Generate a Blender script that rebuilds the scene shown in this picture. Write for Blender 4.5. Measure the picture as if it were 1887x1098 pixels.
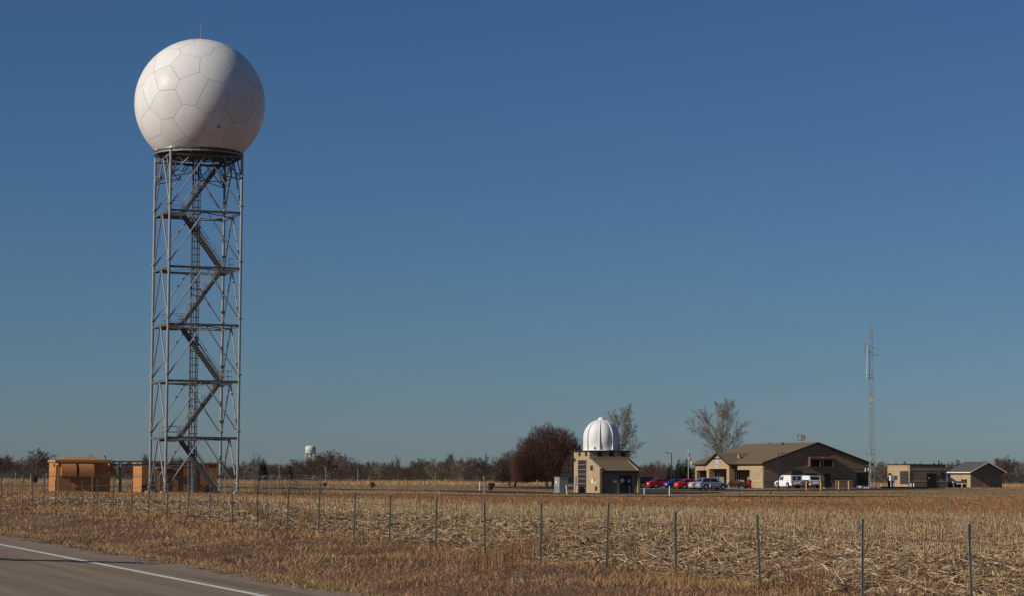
import bpy, math, random
import numpy as np
from mathutils import Vector, Matrix

# ------------------------------------------------------------------ camera
# world: X runs across the road (away from the photographer), Y along the road, Z up
F_PX, W_PX, H_PX = 4250.0, 1887.0, 1098.0
PHI, PITCH, ROLL = math.radians(20.8), math.radians(4.43), math.radians(0.30)
CAMZ = 2.1
scene = bpy.context.scene
for o in list(bpy.data.objects):
    bpy.data.objects.remove(o)
C = scene.collection
fwd = Vector((math.sin(PHI) * math.cos(PITCH), math.cos(PHI) * math.cos(PITCH), math.sin(PITCH)))
r0 = Vector((math.cos(PHI), -math.sin(PHI), 0))
u0 = r0.cross(fwd)
rgt = r0 * math.cos(ROLL) + u0 * math.sin(ROLL)
upv = u0 * math.cos(ROLL) - r0 * math.sin(ROLL)
cd = bpy.data.cameras.new('camera')
cd.sensor_width = 36.0
cd.lens = 36.0 * F_PX / W_PX
cd.clip_start = 0.5
cd.clip_end = 20000
cam = bpy.data.objects.new('camera', cd)
C.objects.link(cam)
m3 = Matrix((rgt, upv, -fwd)).transposed()
cam.matrix_world = Matrix.Translation((0, 0, CAMZ)) @ m3.to_4x4()
scene.camera = cam

# ------------------------------------------------------------------ light
SUN = Vector((-0.877, -0.100, 0.467)).normalized()
EL = math.asin(SUN.z)
wd = bpy.data.worlds.new('World')
scene.world = wd
wd.use_nodes = True
nt = wd.node_tree
sky = nt.nodes.new('ShaderNodeTexSky')
sky.sky_type = 'NISHITA'
sky.sun_disc = False
sky.sun_elevation = EL
sky.sun_rotation = math.atan2(SUN.x, SUN.y)
sky.altitude = 0
sky.air_density = 0.95
sky.dust_density = 0.20
sky.ozone_density = 10.0
nt.nodes['Background'].inputs['Strength'].default_value = 0.051
nt.links.new(sky.outputs[0], nt.nodes['Background'].inputs['Color'])
sl = bpy.data.lights.new('sun', 'SUN')
sl.energy = 4.1
sl.angle = math.radians(0.53)
sl.color = (1.0, 0.92, 0.80)
so = bpy.data.objects.new('sun', sl)
C.objects.link(so)
so.rotation_euler = (-SUN).to_track_quat('-Z', 'Y').to_euler()
so.location = (-60, -20, 60)
scene.view_settings.view_transform = 'Standard'
scene.view_settings.look = 'None'
scene.view_settings.exposure = 0.0
scene.view_settings.gamma = 1.0
scene.view_settings.use_curve_mapping = False

R = math.radians
rng = np.random.default_rng(7)
random.seed(7)


def at(u, v, d):
    """point on the line of sight through photo pixel (u, v), d metres ahead"""
    ray = rgt * ((u - W_PX / 2) / F_PX) - upv * ((v - H_PX / 2) / F_PX) + fwd
    h = ray.x * math.sin(PHI) + ray.y * math.cos(PHI)
    k = d / h
    return Vector((ray.x * k, ray.y * k, CAMZ + ray.z * k))


# ------------------------------------------------------------------ terrain
CTRL = np.array([
    (19.3, 5, 0.0), (19.3, 30, .02), (19.3, 49, .15), (19.3, 63, .31), (19.3, 78, .40), (19.3, 104, .555), (19.3, 133, .75),
    (19.3, 170, .85), (19.3, 230, .85), (47, 205, .48), (38, 212, .48), (48, 216, .46), (35, 196, .50), (58, 200, .36), (56, 218, .36),
    (40, 60, .02), (40, 110, .25), (40, 150, .40), (60, 80, .0), (60, 120, .05), (60, 160, .20), (80, 100, .05), (80, 150, .0),
    (80, 185, .10), (105, 130, .25), (100, 170, .12), (115, 266, .13), (108, 250, .12), (95, 280, .3), (75, 315, .45), (80, 240, .2), (125, 255, .2),
    (139, 290, .42), (140, 305, .45), (160, 306, .66), (168, 330, .70), (178, 308, .72), (185, 311, .73), (226, 360, .69),
    (150, 260, .45), (170, 260, .55), (200, 290, .65), (130, 200, .25), (160, 200, .45), (190, 230, .55),
    (60, 420, .4), (120, 420, .4), (200, 420, .5), (260, 420, .6), (0, 420, .6), (260, 250, .6), (-60, 100, .4), (-60, 300, .4),
])


def sm(a, b, x):
    t = np.clip((x - a) / (b - a), 0, 1)
    return t * t * (3 - 2 * t)


def field_end(x):
    """far edge of the corn field: Y at which it ends for each X"""
    return np.interp(x, [20, 31, 42, 59, 71.5, 80, 90], [147, 147, 145, 131, 109, 90, 60])


def ghv(x, y):
    x = np.atleast_1d(np.asarray(x, float)); y = np.atleast_1d(np.asarray(y, float))
    out = np.empty(x.shape)
    for i in range(0, len(x), 20000):
        dx = x[i:i + 20000, None] - CTRL[None, :, 0]
        dy = y[i:i + 20000, None] - CTRL[None, :, 1]
        w = 1.0 / (dx * dx + dy * dy + 60.0) ** 2
        out[i:i + 20000] = (w * CTRL[None, :, 2]).sum(1) / w.sum(1)
    # ditch between road and fence
    out -= 0.30 * np.exp(-((x - 13.0) / 2.0) ** 2) * (1 - sm(85, 120, y))
    # ditch on the far side of the field
    out -= 0.32 * np.exp(-((y - field_end(x) - 4.0) / 3.2) ** 2) * sm(40, 60, x) * (1 - sm(92, 100, x))
    out += 0.05 * np.sin(x * .9 + 1.3 * np.sin(y * .33)) * np.sin(y * .7 + x * .2) * sm(9.5, 12, x) * (1 - sm(200, 230, y))
    w = sm(8.8, 11.8, x)
    out = out * w + 0.56 * (1 - w)
    return out


def gh(x, y):
    return float(ghv([x], [y])[0])


def ground_at(u, d):
    p = at(u, 900, d)
    return Vector((p.x, p.y, gh(p.x, p.y)))


def vnoise(x, y, s, seed=0):
    """cheap smooth value noise in 0..1"""
    r = np.random.default_rng(seed + 100)
    T = r.random((64, 64))
    fx = x / s; fy = y / s
    ix = np.floor(fx).astype(int); iy = np.floor(fy).astype(int)
    tx = fx - ix; ty = fy - iy
    tx = tx * tx * (3 - 2 * tx); ty = ty * ty * (3 - 2 * ty)
    a = T[ix % 64, iy % 64]; b = T[(ix + 1) % 64, iy % 64]
    c = T[ix % 64, (iy + 1) % 64]; d = T[(ix + 1) % 64, (iy + 1) % 64]
    return (a * (1 - tx) + b * tx) * (1 - ty) + (c * (1 - tx) + d * tx) * ty


# ------------------------------------------------------------------ materials
MATS = {}


def mat(name, col, rough=0.8, var=0.12, scale=3.0, bump=0.0, metal=0.0, spec=0.3, attr=None, streak=False, along=False):
    if name in MATS:
        return MATS[name]
    m = bpy.data.materials.new(name)
    m.use_nodes = True
    n = m.node_tree.nodes; l = m.node_tree.links
    b = n['Principled BSDF']
    b.inputs['Roughness'].default_value = rough
    b.inputs['Metallic'].default_value = metal
    b.inputs['Specular IOR Level'].default_value = spec
    g = n.new('ShaderNodeNewGeometry')
    nz = n.new('ShaderNodeTexNoise')
    nz.inputs['Scale'].default_value = scale
    nz.inputs['Detail'].default_value = 5
    nz.inputs['Roughness'].default_value = 0.6
    if streak or along:
        mp = n.new('ShaderNodeMapping'); mp.inputs['Scale'].default_value = (2.2, .10, 1) if along else (1, 1, 0.12)
        l.new(g.outputs['Position'], mp.inputs[0]); l.new(mp.outputs[0], nz.inputs['Vector'])
    else:
        l.new(g.outputs['Position'], nz.inputs['Vector'])
    mr = n.new('ShaderNodeMapRange')
    mr.inputs['From Min'].default_value = 0.25; mr.inputs['From Max'].default_value = 0.75
    mr.inputs['To Min'].default_value = 1 - var; mr.inputs['To Max'].default_value = 1 + var
    l.new(nz.outputs['Fac'], mr.inputs['Value'])
    mx = n.new('ShaderNodeMix'); mx.data_type = 'RGBA'; mx.blend_type = 'MULTIPLY'
    mx.inputs['Factor'].default_value = 1
    if attr:
        a = n.new('ShaderNodeAttribute'); a.attribute_name = attr
        l.new(a.outputs['Color'], mx.inputs['A'])
    else:
        mx.inputs['A'].default_value = (*col, 1)
    l.new(mr.outputs[0], mx.inputs['B'])
    l.new(mx.outputs['Result'], b.inputs['Base Color'])
    if bump:
        bp = n.new('ShaderNodeBump'); bp.inputs['Strength'].default_value = bump; bp.inputs['Distance'].default_value = 0.02
        l.new(nz.outputs['Fac'], bp.inputs['Height']); l.new(bp.outputs[0], b.inputs['Normal'])
    MATS[name] = m
    return m


def block_mat(name, c1, c2, mortar, w=0.40, h=0.20, ms=0.012):
    """masonry units too small to pick apart at this distance"""
    m = bpy.data.materials.new(name); m.use_nodes = True
    n = m.node_tree.nodes; l = m.node_tree.links
    b = n['Principled BSDF']; b.inputs['Roughness'].default_value = 0.9; b.inputs['Specular IOR Level'].default_value = 0.15
    g = n.new('ShaderNodeNewGeometry'); sp = n.new('ShaderNodeSeparateXYZ'); l.new(g.outputs['Position'], sp.inputs[0])
    ad = n.new('ShaderNodeMath'); l.new(sp.outputs['X'], ad.inputs[0]); l.new(sp.outputs['Y'], ad.inputs[1])
    cb = n.new('ShaderNodeCombineXYZ'); l.new(ad.outputs[0], cb.inputs['X']); l.new(sp.outputs['Z'], cb.inputs['Y'])
    br = n.new('ShaderNodeTexBrick'); l.new(cb.outputs[0], br.inputs['Vector'])
    br.inputs['Color1'].default_value = (*c1, 1); br.inputs['Color2'].default_value = (*c2, 1); br.inputs['Mortar'].default_value = (*mortar, 1)
    br.inputs['Scale'].default_value = 1; br.inputs['Brick Width'].default_value = w; br.inputs['Row Height'].default_value = h
    br.inputs['Mortar Size'].default_value = ms
    nz = n.new('ShaderNodeTexNoise'); nz.inputs['Scale'].default_value = 0.9; nz.inputs['Detail'].default_value = 6
    l.new(g.outputs['Position'], nz.inputs['Vector'])
    mr = n.new('ShaderNodeMapRange'); mr.inputs['To Min'].default_value = 0.72; mr.inputs['To Max'].default_value = 1.25
    l.new(nz.outputs['Fac'], mr.inputs['Value'])
    mx = n.new('ShaderNodeMix'); mx.data_type = 'RGBA'; mx.blend_type = 'MULTIPLY'; mx.inputs['Factor'].default_value = 1
    l.new(br.outputs['Color'], mx.inputs['A']); l.new(mr.outputs[0], mx.inputs['B']); l.new(mx.outputs['Result'], b.inputs['Base Color'])
    bp = n.new('ShaderNodeBump'); bp.inputs['Strength'].default_value = 0.4; bp.inputs['Distance'].default_value = 0.01
    bp.invert = True; l.new(br.outputs['Fac'], bp.inputs['Height']); l.new(bp.outputs[0], b.inputs['Normal'])
    return m


M = dict(
    radome=mat('radome_paint', (.735, .715, .68), .33, .07, .7, spec=.07, streak=True),
    seam=mat('seam_sealant', (.36, .315, .26), .9, .1),
    galv=mat('galvanised_steel', (.265, .268, .262), .55, .18, 2.5, metal=.35, spec=.4),
    galv_dark=mat('weathered_steel', (.13, .13, .126), .6, .2, 3, metal=.3),
    deck=mat('platform_steel', (.10, .10, .10), .7, .2, 2),
    orange=mat('shelter_aggregate', (.42, .190, .062), .9, .16, 6, .3, streak=True),
    orange_cloth=mat('hood_metal_paint', (.41, .180, .060), .6, .10, 4),
    shelter_roof=mat('shelter_roof', (.40, .205, .085), .85, .12, 3),
    block=block_mat('tan_split_block', (.43, .31, .19), (.37, .265, .16), (.30, .23, .15)),
    brown_block=block_mat('brown_block', (.265, .190, .130), (.225, .160, .108), (.19, .145, .105)),
    band=mat('tan_stone_band', (.42, .32, .21), .85, .1, 4),
    shingle=mat('roof_shingles', (.150, .112, .068), .95, .2, 2.2, .4),
    grey_shingle=mat('grey_roof_shingles', (.085, .08, .076), .95, .2, 2.2, .4),
    trim=mat('dark_brown_trim', (.030, .026, .024), .6, .1),
    door=mat('dark_door_paint', (.028, .024, .022), .5, .1),
    black=mat('black_rubber', (.015, .015, .016), .8, .1),
    glass=mat('dark_window_glass', (.02, .024, .03), .08, .05, spec=.6),
    alum=mat('aluminium_frame', (.62, .62, .60), .45, .06),
    white=mat('white_paint', (.78, .77, .74), .45, .05),
    carwhite=mat('white_car_paint', (.80, .80, .79), .25, .03, spec=.5),
    dome=mat('dome_paint', (.70, .70, .69), .55, .05, 1.5, spec=.25),
    yellow=mat('bollard_yellow', (.72, .38, .03), .5, .08),
    red=mat('red_car_paint', (.50, .015, .02), .25, .05, spec=.5),
    darkred=mat('dark_red_car_paint', (.30, .012, .02), .25, .05, spec=.5),
    blue=mat('blue_car_paint', (.015, .035, .20), .25, .05, spec=.5),
    silver=mat('silver_car_paint', (.33, .36, .42), .3, .05, metal=.4, spec=.5),
    pale=mat('pale_silver_car_paint', (.50, .52, .54), .3, .05, metal=.3, spec=.5),
    carblack=mat('black_car_paint', (.012, .012, .014), .25, .05, spec=.5),
    tail=mat('tail_lamp_red', (.45, .01, .01), .3, .05),
    rim=mat('wheel_rim', (.55, .55, .56), .35, .05, metal=.5),
    asphalt=mat('road_asphalt', (.215, .163, .115), .9, .30, .9, .1, spec=.12, along=True),
    shoulder=mat('shoulder_chippings', (.31, .235, .165), .95, .26, 2.5, .4, spec=.1),
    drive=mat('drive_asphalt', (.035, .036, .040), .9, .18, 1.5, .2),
    gravel=mat('gravel', (.24, .180, .125), .95, .28, 5, .6),
    paint=mat('road_line_paint', (.62, .60, .55), .7, .25, 7),
    paint_yellow=mat('road_line_yellow', (.55, .36, .05), .7, .2, 6),
    concrete=mat('concrete', (.36, .33, .28), .9, .15, 3),
    dark_line=mat('dark_line_surface', (.02, .02, .02), .5, .1),
    bark=mat('grey_bark', (.13, .11, .09), .95, .2, 5),
    pale_bark=mat('pale_bark', (.30, .25, .20), .95, .2, 5),
    twig=mat('brown_twigs', (.085, .062, .046), .95, .25, .25),
    twig_pale=mat('pale_twigs', (.20, .168, .132), .95, .2, .3),
    twig_red=mat('reddish_twigs', (.115, .058, .040), .95, .25, .3),
    needle=mat('conifer_needles', (.030, .042, .025), .9, .3, .8),
    blades=mat('dry_grass', (1, 1, 1), .9, .12, 1.5, attr='col', spec=.1),
    straw=mat('corn_straw', (1, 1, 1), .8, .15, 3, attr='col', spec=.2),
    post=mat('steel_fence_post', (.115, .117, .102), .7, .35, 3),
    post_tip=mat('post_tip_paint', (.15, .15, .135), .7, .3, 3),
    wire=mat('rusty_wire', (.09, .055, .04), .7, .2, 3),
    orange_door=mat('orange_door', (.42, .16, .05), .6, .1),
    tank=mat('tank_white', (.55, .55, .51), .5, .05),
    grey=mat('grey_cabinet', (.24, .25, .245), .6, .1, 3),
    tarp=mat('blue_tarp', (.05, .075, .14), .6, .15),
    fred=mat('flag_red', (.45, .03, .04), .8, .05),
    fblue=mat('flag_blue', (.03, .04, .16), .8, .05),
    fwhite=mat('flag_white', (.75, .73, .70), .8, .05),
    sblue=mat('sign_blue', (.04, .14, .45), .5, .05),
    syel=mat('sign_yellow', (.65, .45, .03), .5, .05),
    sred=mat('sign_red', (.55, .05, .03), .5, .05),
)


# slight tone change from radome panel to panel
_n = M['radome'].node_tree.nodes; _l = M['radome'].node_tree.links
_oi = _n.new('ShaderNodeObjectInfo'); _mr = _n.new('ShaderNodeMapRange')
_mr.inputs['To Min'].default_value = .93; _mr.inputs['To Max'].default_value = 1.03
_l.new(_oi.outputs['Random'], _mr.inputs['Value'])
_mx = _n.new('ShaderNodeMix'); _mx.data_type = 'RGBA'; _mx.blend_type = 'MULTIPLY'; _mx.inputs['Factor'].default_value = 1
_b = _n['Principled BSDF']; _src = _b.inputs['Base Color'].links[0].from_socket
_l.new(_src, _mx.inputs['A']); _l.new(_mr.outputs[0], _mx.inputs['B']); _l.new(_mx.outputs['Result'], _b.inputs['Base Color'])

# ------------------------------------------------------------------ mesh helpers
class MB:
    def __init__(s):
        s.v = []; s.f = []; s.mi = []; s.cur = 0

    def add(s, vs, fs):
        o = len(s.v)
        s.v += [tuple(p) for p in vs]
        for f in fs:
            s.f.append([i + o for i in f]); s.mi.append(s.cur)
        return s

    def box(s, c, d, rz=0, rot=None):
        hx, hy, hz = d[0] / 2, d[1] / 2, d[2] / 2
        pts = [Vector((x, y, z)) for x in (-hx, hx) for y in (-hy, hy) for z in (-hz, hz)]
        if rot is not None:
            pts = [rot @ p for p in pts]
        elif rz:
            m = Matrix.Rotation(rz, 3, 'Z'); pts = [m @ p for p in pts]
        c = Vector(c)
        return s.add([p + c for p in pts], [(0, 1, 3, 2), (4, 6, 7, 5), (0, 4, 5, 1), (2, 3, 7, 6), (0, 2, 6, 4), (1, 5, 7, 3)])

    def b2(s, x0, x1, y0, y1, z0, z1):
        return s.box(((x0 + x1) / 2, (y0 + y1) / 2, (z0 + z1) / 2), (abs(x1 - x0), abs(y1 - y0), abs(z1 - z0)))

    def tube(s, p0, p1, a, b=None, n=6, cap=True):
        b = a if b is None else b
        p0 = Vector(p0); p1 = Vector(p1); d = (p1 - p0).normalized()
        t = Vector((0, 0, 1)) if abs(d.z) < .9 else Vector((1, 0, 0))
        x = d.cross(t).normalized(); y = d.cross(x)
        vs = []
        for p, r in ((p0, a), (p1, b)):
            for k in range(n):
                q = 2 * math.pi * k / n
                vs.append(p + x * (r * math.cos(q)) + y * (r * math.sin(q)))
        fs = [(k, (k + 1) % n, n + (k + 1) % n, n + k) for k in range(n)]
        if cap:
            fs += [tuple(range(n - 1, -1, -1)), tuple(range(n, 2 * n))]
        return s.add(vs, fs)

    def bar(s, p0, p1, w, h):
        p0 = Vector(p0); p1 = Vector(p1); d = p1 - p0; L = d.length; d.normalize()
        t = Vector((0, 0, 1)) if abs(d.z) < .95 else Vector((1, 0, 0))
        x = d.cross(t).normalized(); y = x.cross(d)
        m = Matrix((d, x, y)).transposed()
        return s.box((p0 + p1) / 2, (L, w, h), rot=m)

    def poly(s, pts, d):
        """flat polygon pts extruded by vector d"""
        d = Vector(d); n = len(pts)
        pts = [Vector(p) for p in pts]
        vs = pts + [p + d for p in pts]
        fs = [tuple(range(n - 1, -1, -1)), tuple(range(n, 2 * n))] + [(k, (k + 1) % n, n + (k + 1) % n, n + k) for k in range(n)]
        return s.add(vs, fs)

    def lathe(s, prof, n=24, c=(0, 0, 0)):
        vs = []
        for r, z in prof:
            for k in range(n):
                q = 2 * math.pi * k / n
                vs.append((c[0] + r * math.cos(q), c[1] + r * math.sin(q), c[2] + z))
        fs = []
        for i in range(len(prof) - 1):
            for k in range(n):
                fs.append((i * n + k, i * n + (k + 1) % n, (i + 1) * n + (k + 1) % n, (i + 1) * n + k))
        fs.append(tuple(range(n - 1, -1, -1))); fs.append(tuple(range((len(prof) - 1) * n, len(prof) * n)))
        return s.add(vs, fs)

    def build(s, name, material, parent=None, loc=(0, 0, 0), smooth=False, rz=0):
        me = bpy.data.meshes.new(name)
        me.from_pydata(s.v, [], s.f)
        for mm in (material if isinstance(material, (list, tuple)) else [material]):
            me.materials.append(mm)
        if isinstance(material, (list, tuple)):
            me.polygons.foreach_set('material_index', s.mi)
        me.update()
        if smooth:
            me.shade_smooth()
        return link(name, me, parent, loc, rz)


def link(name, me, parent=None, loc=(0, 0, 0), rz=0):
    o = bpy.data.objects.new(name, me); C.objects.link(o)
    if parent:
        o.parent = parent
    o.location = loc; o.rotation_euler = (0, 0, rz)
    return o


def tag(o, label=None, cat=None, group=None, kind=None):
    if label: o['label'] = label
    if cat: o['category'] = cat
    if group: o['group'] = group
    if kind: o['kind'] = kind
    return o


def thing(name, label, cat, loc=(0, 0, 0), rz=0, group=None):
    o = bpy.data.objects.new(name, None); C.objects.link(o)
    o.empty_display_size = .3
    o.location = loc; o.rotation_euler = (0, 0, rz)
    return tag(o, label, cat, group)


def copy_tree(o, parent=None):
    c = o.copy(); C.objects.link(c); c.parent = parent
    for ch in list(o.children):
        copy_tree(ch, c)
    return c


def np_mesh(name, V, Fq, material, col=None, parent=None, loc=(0, 0, 0), rz=0, smooth=False):
    """V (n,3); Fq (m,k) faces with k corners; col (n,3) point colours"""
    me = bpy.data.meshes.new(name)
    k = Fq.shape[1]
    me.vertices.add(len(V)); me.vertices.foreach_set('co', np.ascontiguousarray(V, dtype=np.float32).ravel())
    me.loops.add(Fq.size); me.loops.foreach_set('vertex_index', np.ascontiguousarray(Fq, dtype=np.int32).ravel())
    me.polygons.add(len(Fq))
    me.polygons.foreach_set('loop_start', np.arange(0, Fq.size, k, dtype=np.int32))
    me.update(calc_edges=True)
    if col is not None:
        a = me.attributes.new('col', 'FLOAT_COLOR', 'POINT')
        cc = np.ones((len(V), 4), np.float32); cc[:, :3] = col
        a.data.foreach_set('color', cc.ravel())
    me.materials.append(material)
    if smooth:
        me.shade_smooth()
    return link(name, me, parent, loc, rz)


def seg_tubes(P0, P1, A, B, n=3):
    """arrays of segments -> one set of n-sided open tubes"""
    D = P1 - P0
    L = np.linalg.norm(D, axis=1, keepdims=True) + 1e-9
    D = D / L
    T = np.where(np.abs(D[:, 2:3]) < .9, np.array([[0, 0, 1.]]), np.array([[1., 0, 0]]))
    X = np.cross(D, T); X /= np.linalg.norm(X, axis=1, keepdims=True) + 1e-9
    Y = np.cross(D, X)
    N = len(P0)
    V = np.empty((N, 2, n, 3))
    for k in range(n):
        q = 2 * math.pi * k / n
        o = X * math.cos(q) + Y * math.sin(q)
        V[:, 0, k] = P0 + o * A[:, None]
        V[:, 1, k] = P1 + o * B[:, None]
    base = (np.arange(N) * 2 * n)[:, None]
    Fs = []
    for k in range(n):
        k2 = (k + 1) % n
        Fs.append(base + np.array([[k, k2, n + k2, n + k]]))
    return V.reshape(-1, 3), np.concatenate(Fs)


# ------------------------------------------------------------------ ground
def frange(a, b, st): return list(np.arange(a, b, st))


gx = np.array([-6000, -3000, -1500, -800, -400, -200, -120, -80] + frange(-60, 4, 4) + frange(4, 24, .8) + frange(24, 100, 1.6) + frange(100, 262, 3) +
              [275, 300, 350, 450, 600, 900, 1500, 3000, 6000], float)
gy = np.array([-2000, -800, -300, -100, -50] + frange(-30, 14, 4) + frange(14, 140, 1.5) + frange(140, 430, 2.5) +
              [450, 500, 560, 640, 720, 800, 1000, 1500, 2500, 4500, 9000], float)
GX, GY = np.meshgrid(gx, gy, indexing='ij')
xs, ys = GX.ravel(), GY.ravel()
zs = ghv(xs, ys)
# land cover
soil = np.array((.105, .075, .048)); verge = np.array((.13, .083, .052)); lawn = np.array((.185, .132, .066)); rust = np.array((.20, .105, .050)); past = np.array((.23, .15, .07))
nA = vnoise(xs, ys, 14, 1)[:, None]; nB = vnoise(xs, ys, 5, 2)[:, None]
col = past * (0.75 + .5 * nA)
lw = (sm(90, 110, xs) * sm(215, 240, ys) * (1 - sm(390, 410, ys)))[:, None]
col = col * (1 - lw) + lw * (lawn * (.75 + .35 * nA + .2 * nB))
dg = xs * math.sin(PHI) + ys * math.cos(PHI)
gr = (sm(0, 2, ys - field_end(xs)) * (1 - sm(232, 270, dg)) * sm(19, 21, xs))[:, None]
col = col * (1 - gr) + gr * (rust * (.7 + .5 * nA + .2 * nB))
fl = (sm(19, 21, xs) * (1 - sm(0, 1.5, ys - field_end(xs))))[:, None]
col = col * (1 - fl) + fl * soil * (.8 + .4 * nB)
vg = (sm(8, 9, xs) * (1 - sm(19, 21, xs)))[:, None]
col = col * (1 - vg) + vg * verge * (.75 + .5 * nB)
ni, nj = len(gx), len(gy)
I, J = np.meshgrid(np.arange(ni - 1), np.arange(nj - 1), indexing='ij')
b = (I * nj + J).ravel()
Fg = np.stack([b, b + nj, b + nj + 1, b + 1], 1)
gm = mat('ground_cover', (1, 1, 1), .95, .28, 1.7, .6, attr='col', spec=.1)
tag(np_mesh('ground', np.stack([xs, ys, zs], 1), Fg, gm, col, smooth=True), kind='structure')

# road with its lines and gravel edge
ROADZ = 0.60


def strip(name, x0, x1, z, y0, y1, material, parent=None, wob=0, step=4.0, wob0=0):
    yy = np.arange(y0, y1 + .1, step)
    mb = MB()
    r = np.random.default_rng(int(x0 * 10) & 255)
    for k, y in enumerate(yy):
        mb.v += [(x0 + wob0 * (r.random() - .5), y, z), (x1 + wob * (r.random() - .5), y, z - (.03 if wob else 0))]
        if k:
            i = 2 * k
            mb.f.append([i - 2, i - 1, i + 1, i]); mb.mi.append(0)
    return mb.build(name, material, parent)


road = tag(strip('road', -3.2, 8.10, ROADZ, -120, 700, M['asphalt']), kind='structure')
strip('gravel_shoulder', 7.95, 8.85, ROADZ - .005, -40, 300, M['gravel'], road, wob=.7, step=.4)
strip('paved_shoulder', 7.55, 8.22, ROADZ + .004, -40, 400, M['shoulder'], road, wob=.16, step=.5)
strip('edge_line', 7.36, 7.49, ROADZ + .005, -40, 500, M['paint'], road)
strip('edge_line', -.30, -.17, ROADZ + .005, -40, 500, M['paint'], road)
strip('centre_line', 3.48, 3.59, ROADZ + .005, -40, 500, M['paint_yellow'], road)
strip('centre_line', 3.79, 3.90, ROADZ + .005, -40, 500, M['paint_yellow'], road)
# thin wavering dark strip laid obliquely over the lane and shoulder
def on_plane(u, v, z):
    ray = rgt * ((u - W_PX / 2) / F_PX) - upv * ((v - H_PX / 2) / F_PX) + fwd
    k = (z - CAMZ) / ray.z
    return Vector((ray.x * k, ray.y * k, z))


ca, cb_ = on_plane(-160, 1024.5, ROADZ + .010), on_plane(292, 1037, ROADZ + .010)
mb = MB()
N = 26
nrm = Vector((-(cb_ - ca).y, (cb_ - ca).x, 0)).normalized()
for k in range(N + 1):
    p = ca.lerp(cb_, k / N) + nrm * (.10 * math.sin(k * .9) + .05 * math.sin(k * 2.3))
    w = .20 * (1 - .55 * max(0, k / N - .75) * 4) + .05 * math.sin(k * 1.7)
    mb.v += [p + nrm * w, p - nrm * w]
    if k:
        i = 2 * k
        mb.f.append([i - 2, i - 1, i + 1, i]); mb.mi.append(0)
mb.build('dark_line_strip', M['dark_line'], road)


def ribbon(name, pts, widths, material, dz=.03, parent=None):
    """a paved strip laid over the terrain along pts"""
    P = [Vector((p[0], p[1])) for p in pts]
    out = []
    for i in range(len(P) - 1):
        n = max(2, int((P[i + 1] - P[i]).length / 2.0))
        for k in range(n):
            t = k / n
            out.append((P[i].lerp(P[i + 1], t), widths[i] * (1 - t) + widths[i + 1] * t))
    out.append((P[-1], widths[-1]))
    V = []; Fs = []
    nw = 7
    for i, (p, w) in enumerate(out):
        a = out[max(0, i - 1)][0]; c = out[min(len(out) - 1, i + 1)][0]
        d = (c - a).normalized(); nn = Vector((-d.y, d.x))
        for k in range(nw):
            q = p + nn * (w * (k / (nw - 1) - .5))
            V.append((q.x, q.y, gh(q.x, q.y) + dz))
            if i and k:
                j = i * nw + k
                Fs.append((j - nw - 1, j - nw, j, j - 1))
    return tag(np_mesh(name, np.array(V), np.array(Fs), material, smooth=True, parent=parent), kind=None if parent else 'structure')


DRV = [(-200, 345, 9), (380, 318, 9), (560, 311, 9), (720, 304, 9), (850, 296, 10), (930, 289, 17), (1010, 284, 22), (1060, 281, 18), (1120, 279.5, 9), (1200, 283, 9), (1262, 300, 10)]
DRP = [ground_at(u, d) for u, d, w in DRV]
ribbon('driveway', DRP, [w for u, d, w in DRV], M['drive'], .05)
ribbon('gravel_path', [ground_at(1000, 268), ground_at(1100, 266.5), ground_at(1230, 266), ground_at(1330, 268)], [2, 9, 11, 3], M['gravel'], .045)
ribbon('parking_lot', [(129.5, 279), (129.5, 340)], [15, 15], M['drive'], .055)
ribbon('parking_lot', [(137.05, 286.2), (156, 286.2), (178, 298)], [14, 8, 9], M['drive'], .065)
ribbon('sidewalk', [(148, 292), (148, 336)], [2.4, 2.4], M['concrete'], .09)

# ------------------------------------------------------------------ radar tower
TX, TY = 46.9, 204.7
tp = at(356, 906, 208.0); TX, TY = tp.x, tp.y
TZ = gh(TX, TY)
S = 6.5; HS = S / 2
tower = thing('radar_tower', 'tall grey lattice steel tower carrying a huge white panelled radome', 'radar tower', (TX, TY, TZ - .05))
corners = [(-HS, HS), (-HS, -HS), (HS, -HS), (HS, HS)]
LV = 5.03
TOP = 6 * LV
for (x, y) in corners:
    l = MB().tube((x, y, -.3), (x, y, TOP + .42), .125, n=10).build('leg', M['galv'], tower, smooth=False)
    for k in range(1, 7):
        MB().tube((x, y, k * LV - 4.45), (x, y, k * LV - 4.33), .23, n=10).build('flange', M['galv'], l)
    MB().box((x, y, .10), (.75, .75, .34)).box((x, y, .30), (.42, .42, .06)).build('footing', M['concrete'], tower)
# beams and braces: one storey built, the others share its meshes
proto = []
for k in range(4):
    a = Vector((*corners[k], LV)); c = Vector((*corners[(k + 1) % 4], LV)); mid = (a + c) / 2
    proto.append(('beam', MB().bar(a, c, .14, .20)))
    for e in (a, c):
        q = Vector((e.x, e.y, .42)); apex = mid + (e - mid).normalized() * .18 - Vector((0, 0, .12))
        proto.append(('brace', MB().tube(apex, q, .066, n=6)))
mids = [(Vector((*corners[k], LV)) + Vector((*corners[(k + 1) % 4], LV))) / 2 for k in range(4)]
for k in range(4):
    proto.append(('plan_brace', MB().tube(mids[k] - Vector((0, 0, .12)), mids[(k + 1) % 4] - Vector((0, 0, .12)), .05, n=5)))
base_objs = [(n, p.build(n, M['galv'] if n == 'brace' else M['galv_dark'], tower)) for n, p in proto]
for s_ in range(1, 6):
    for n, o in base_objs:
        link(n, o.data, tower, (0, 0, s_ * LV))
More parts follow.
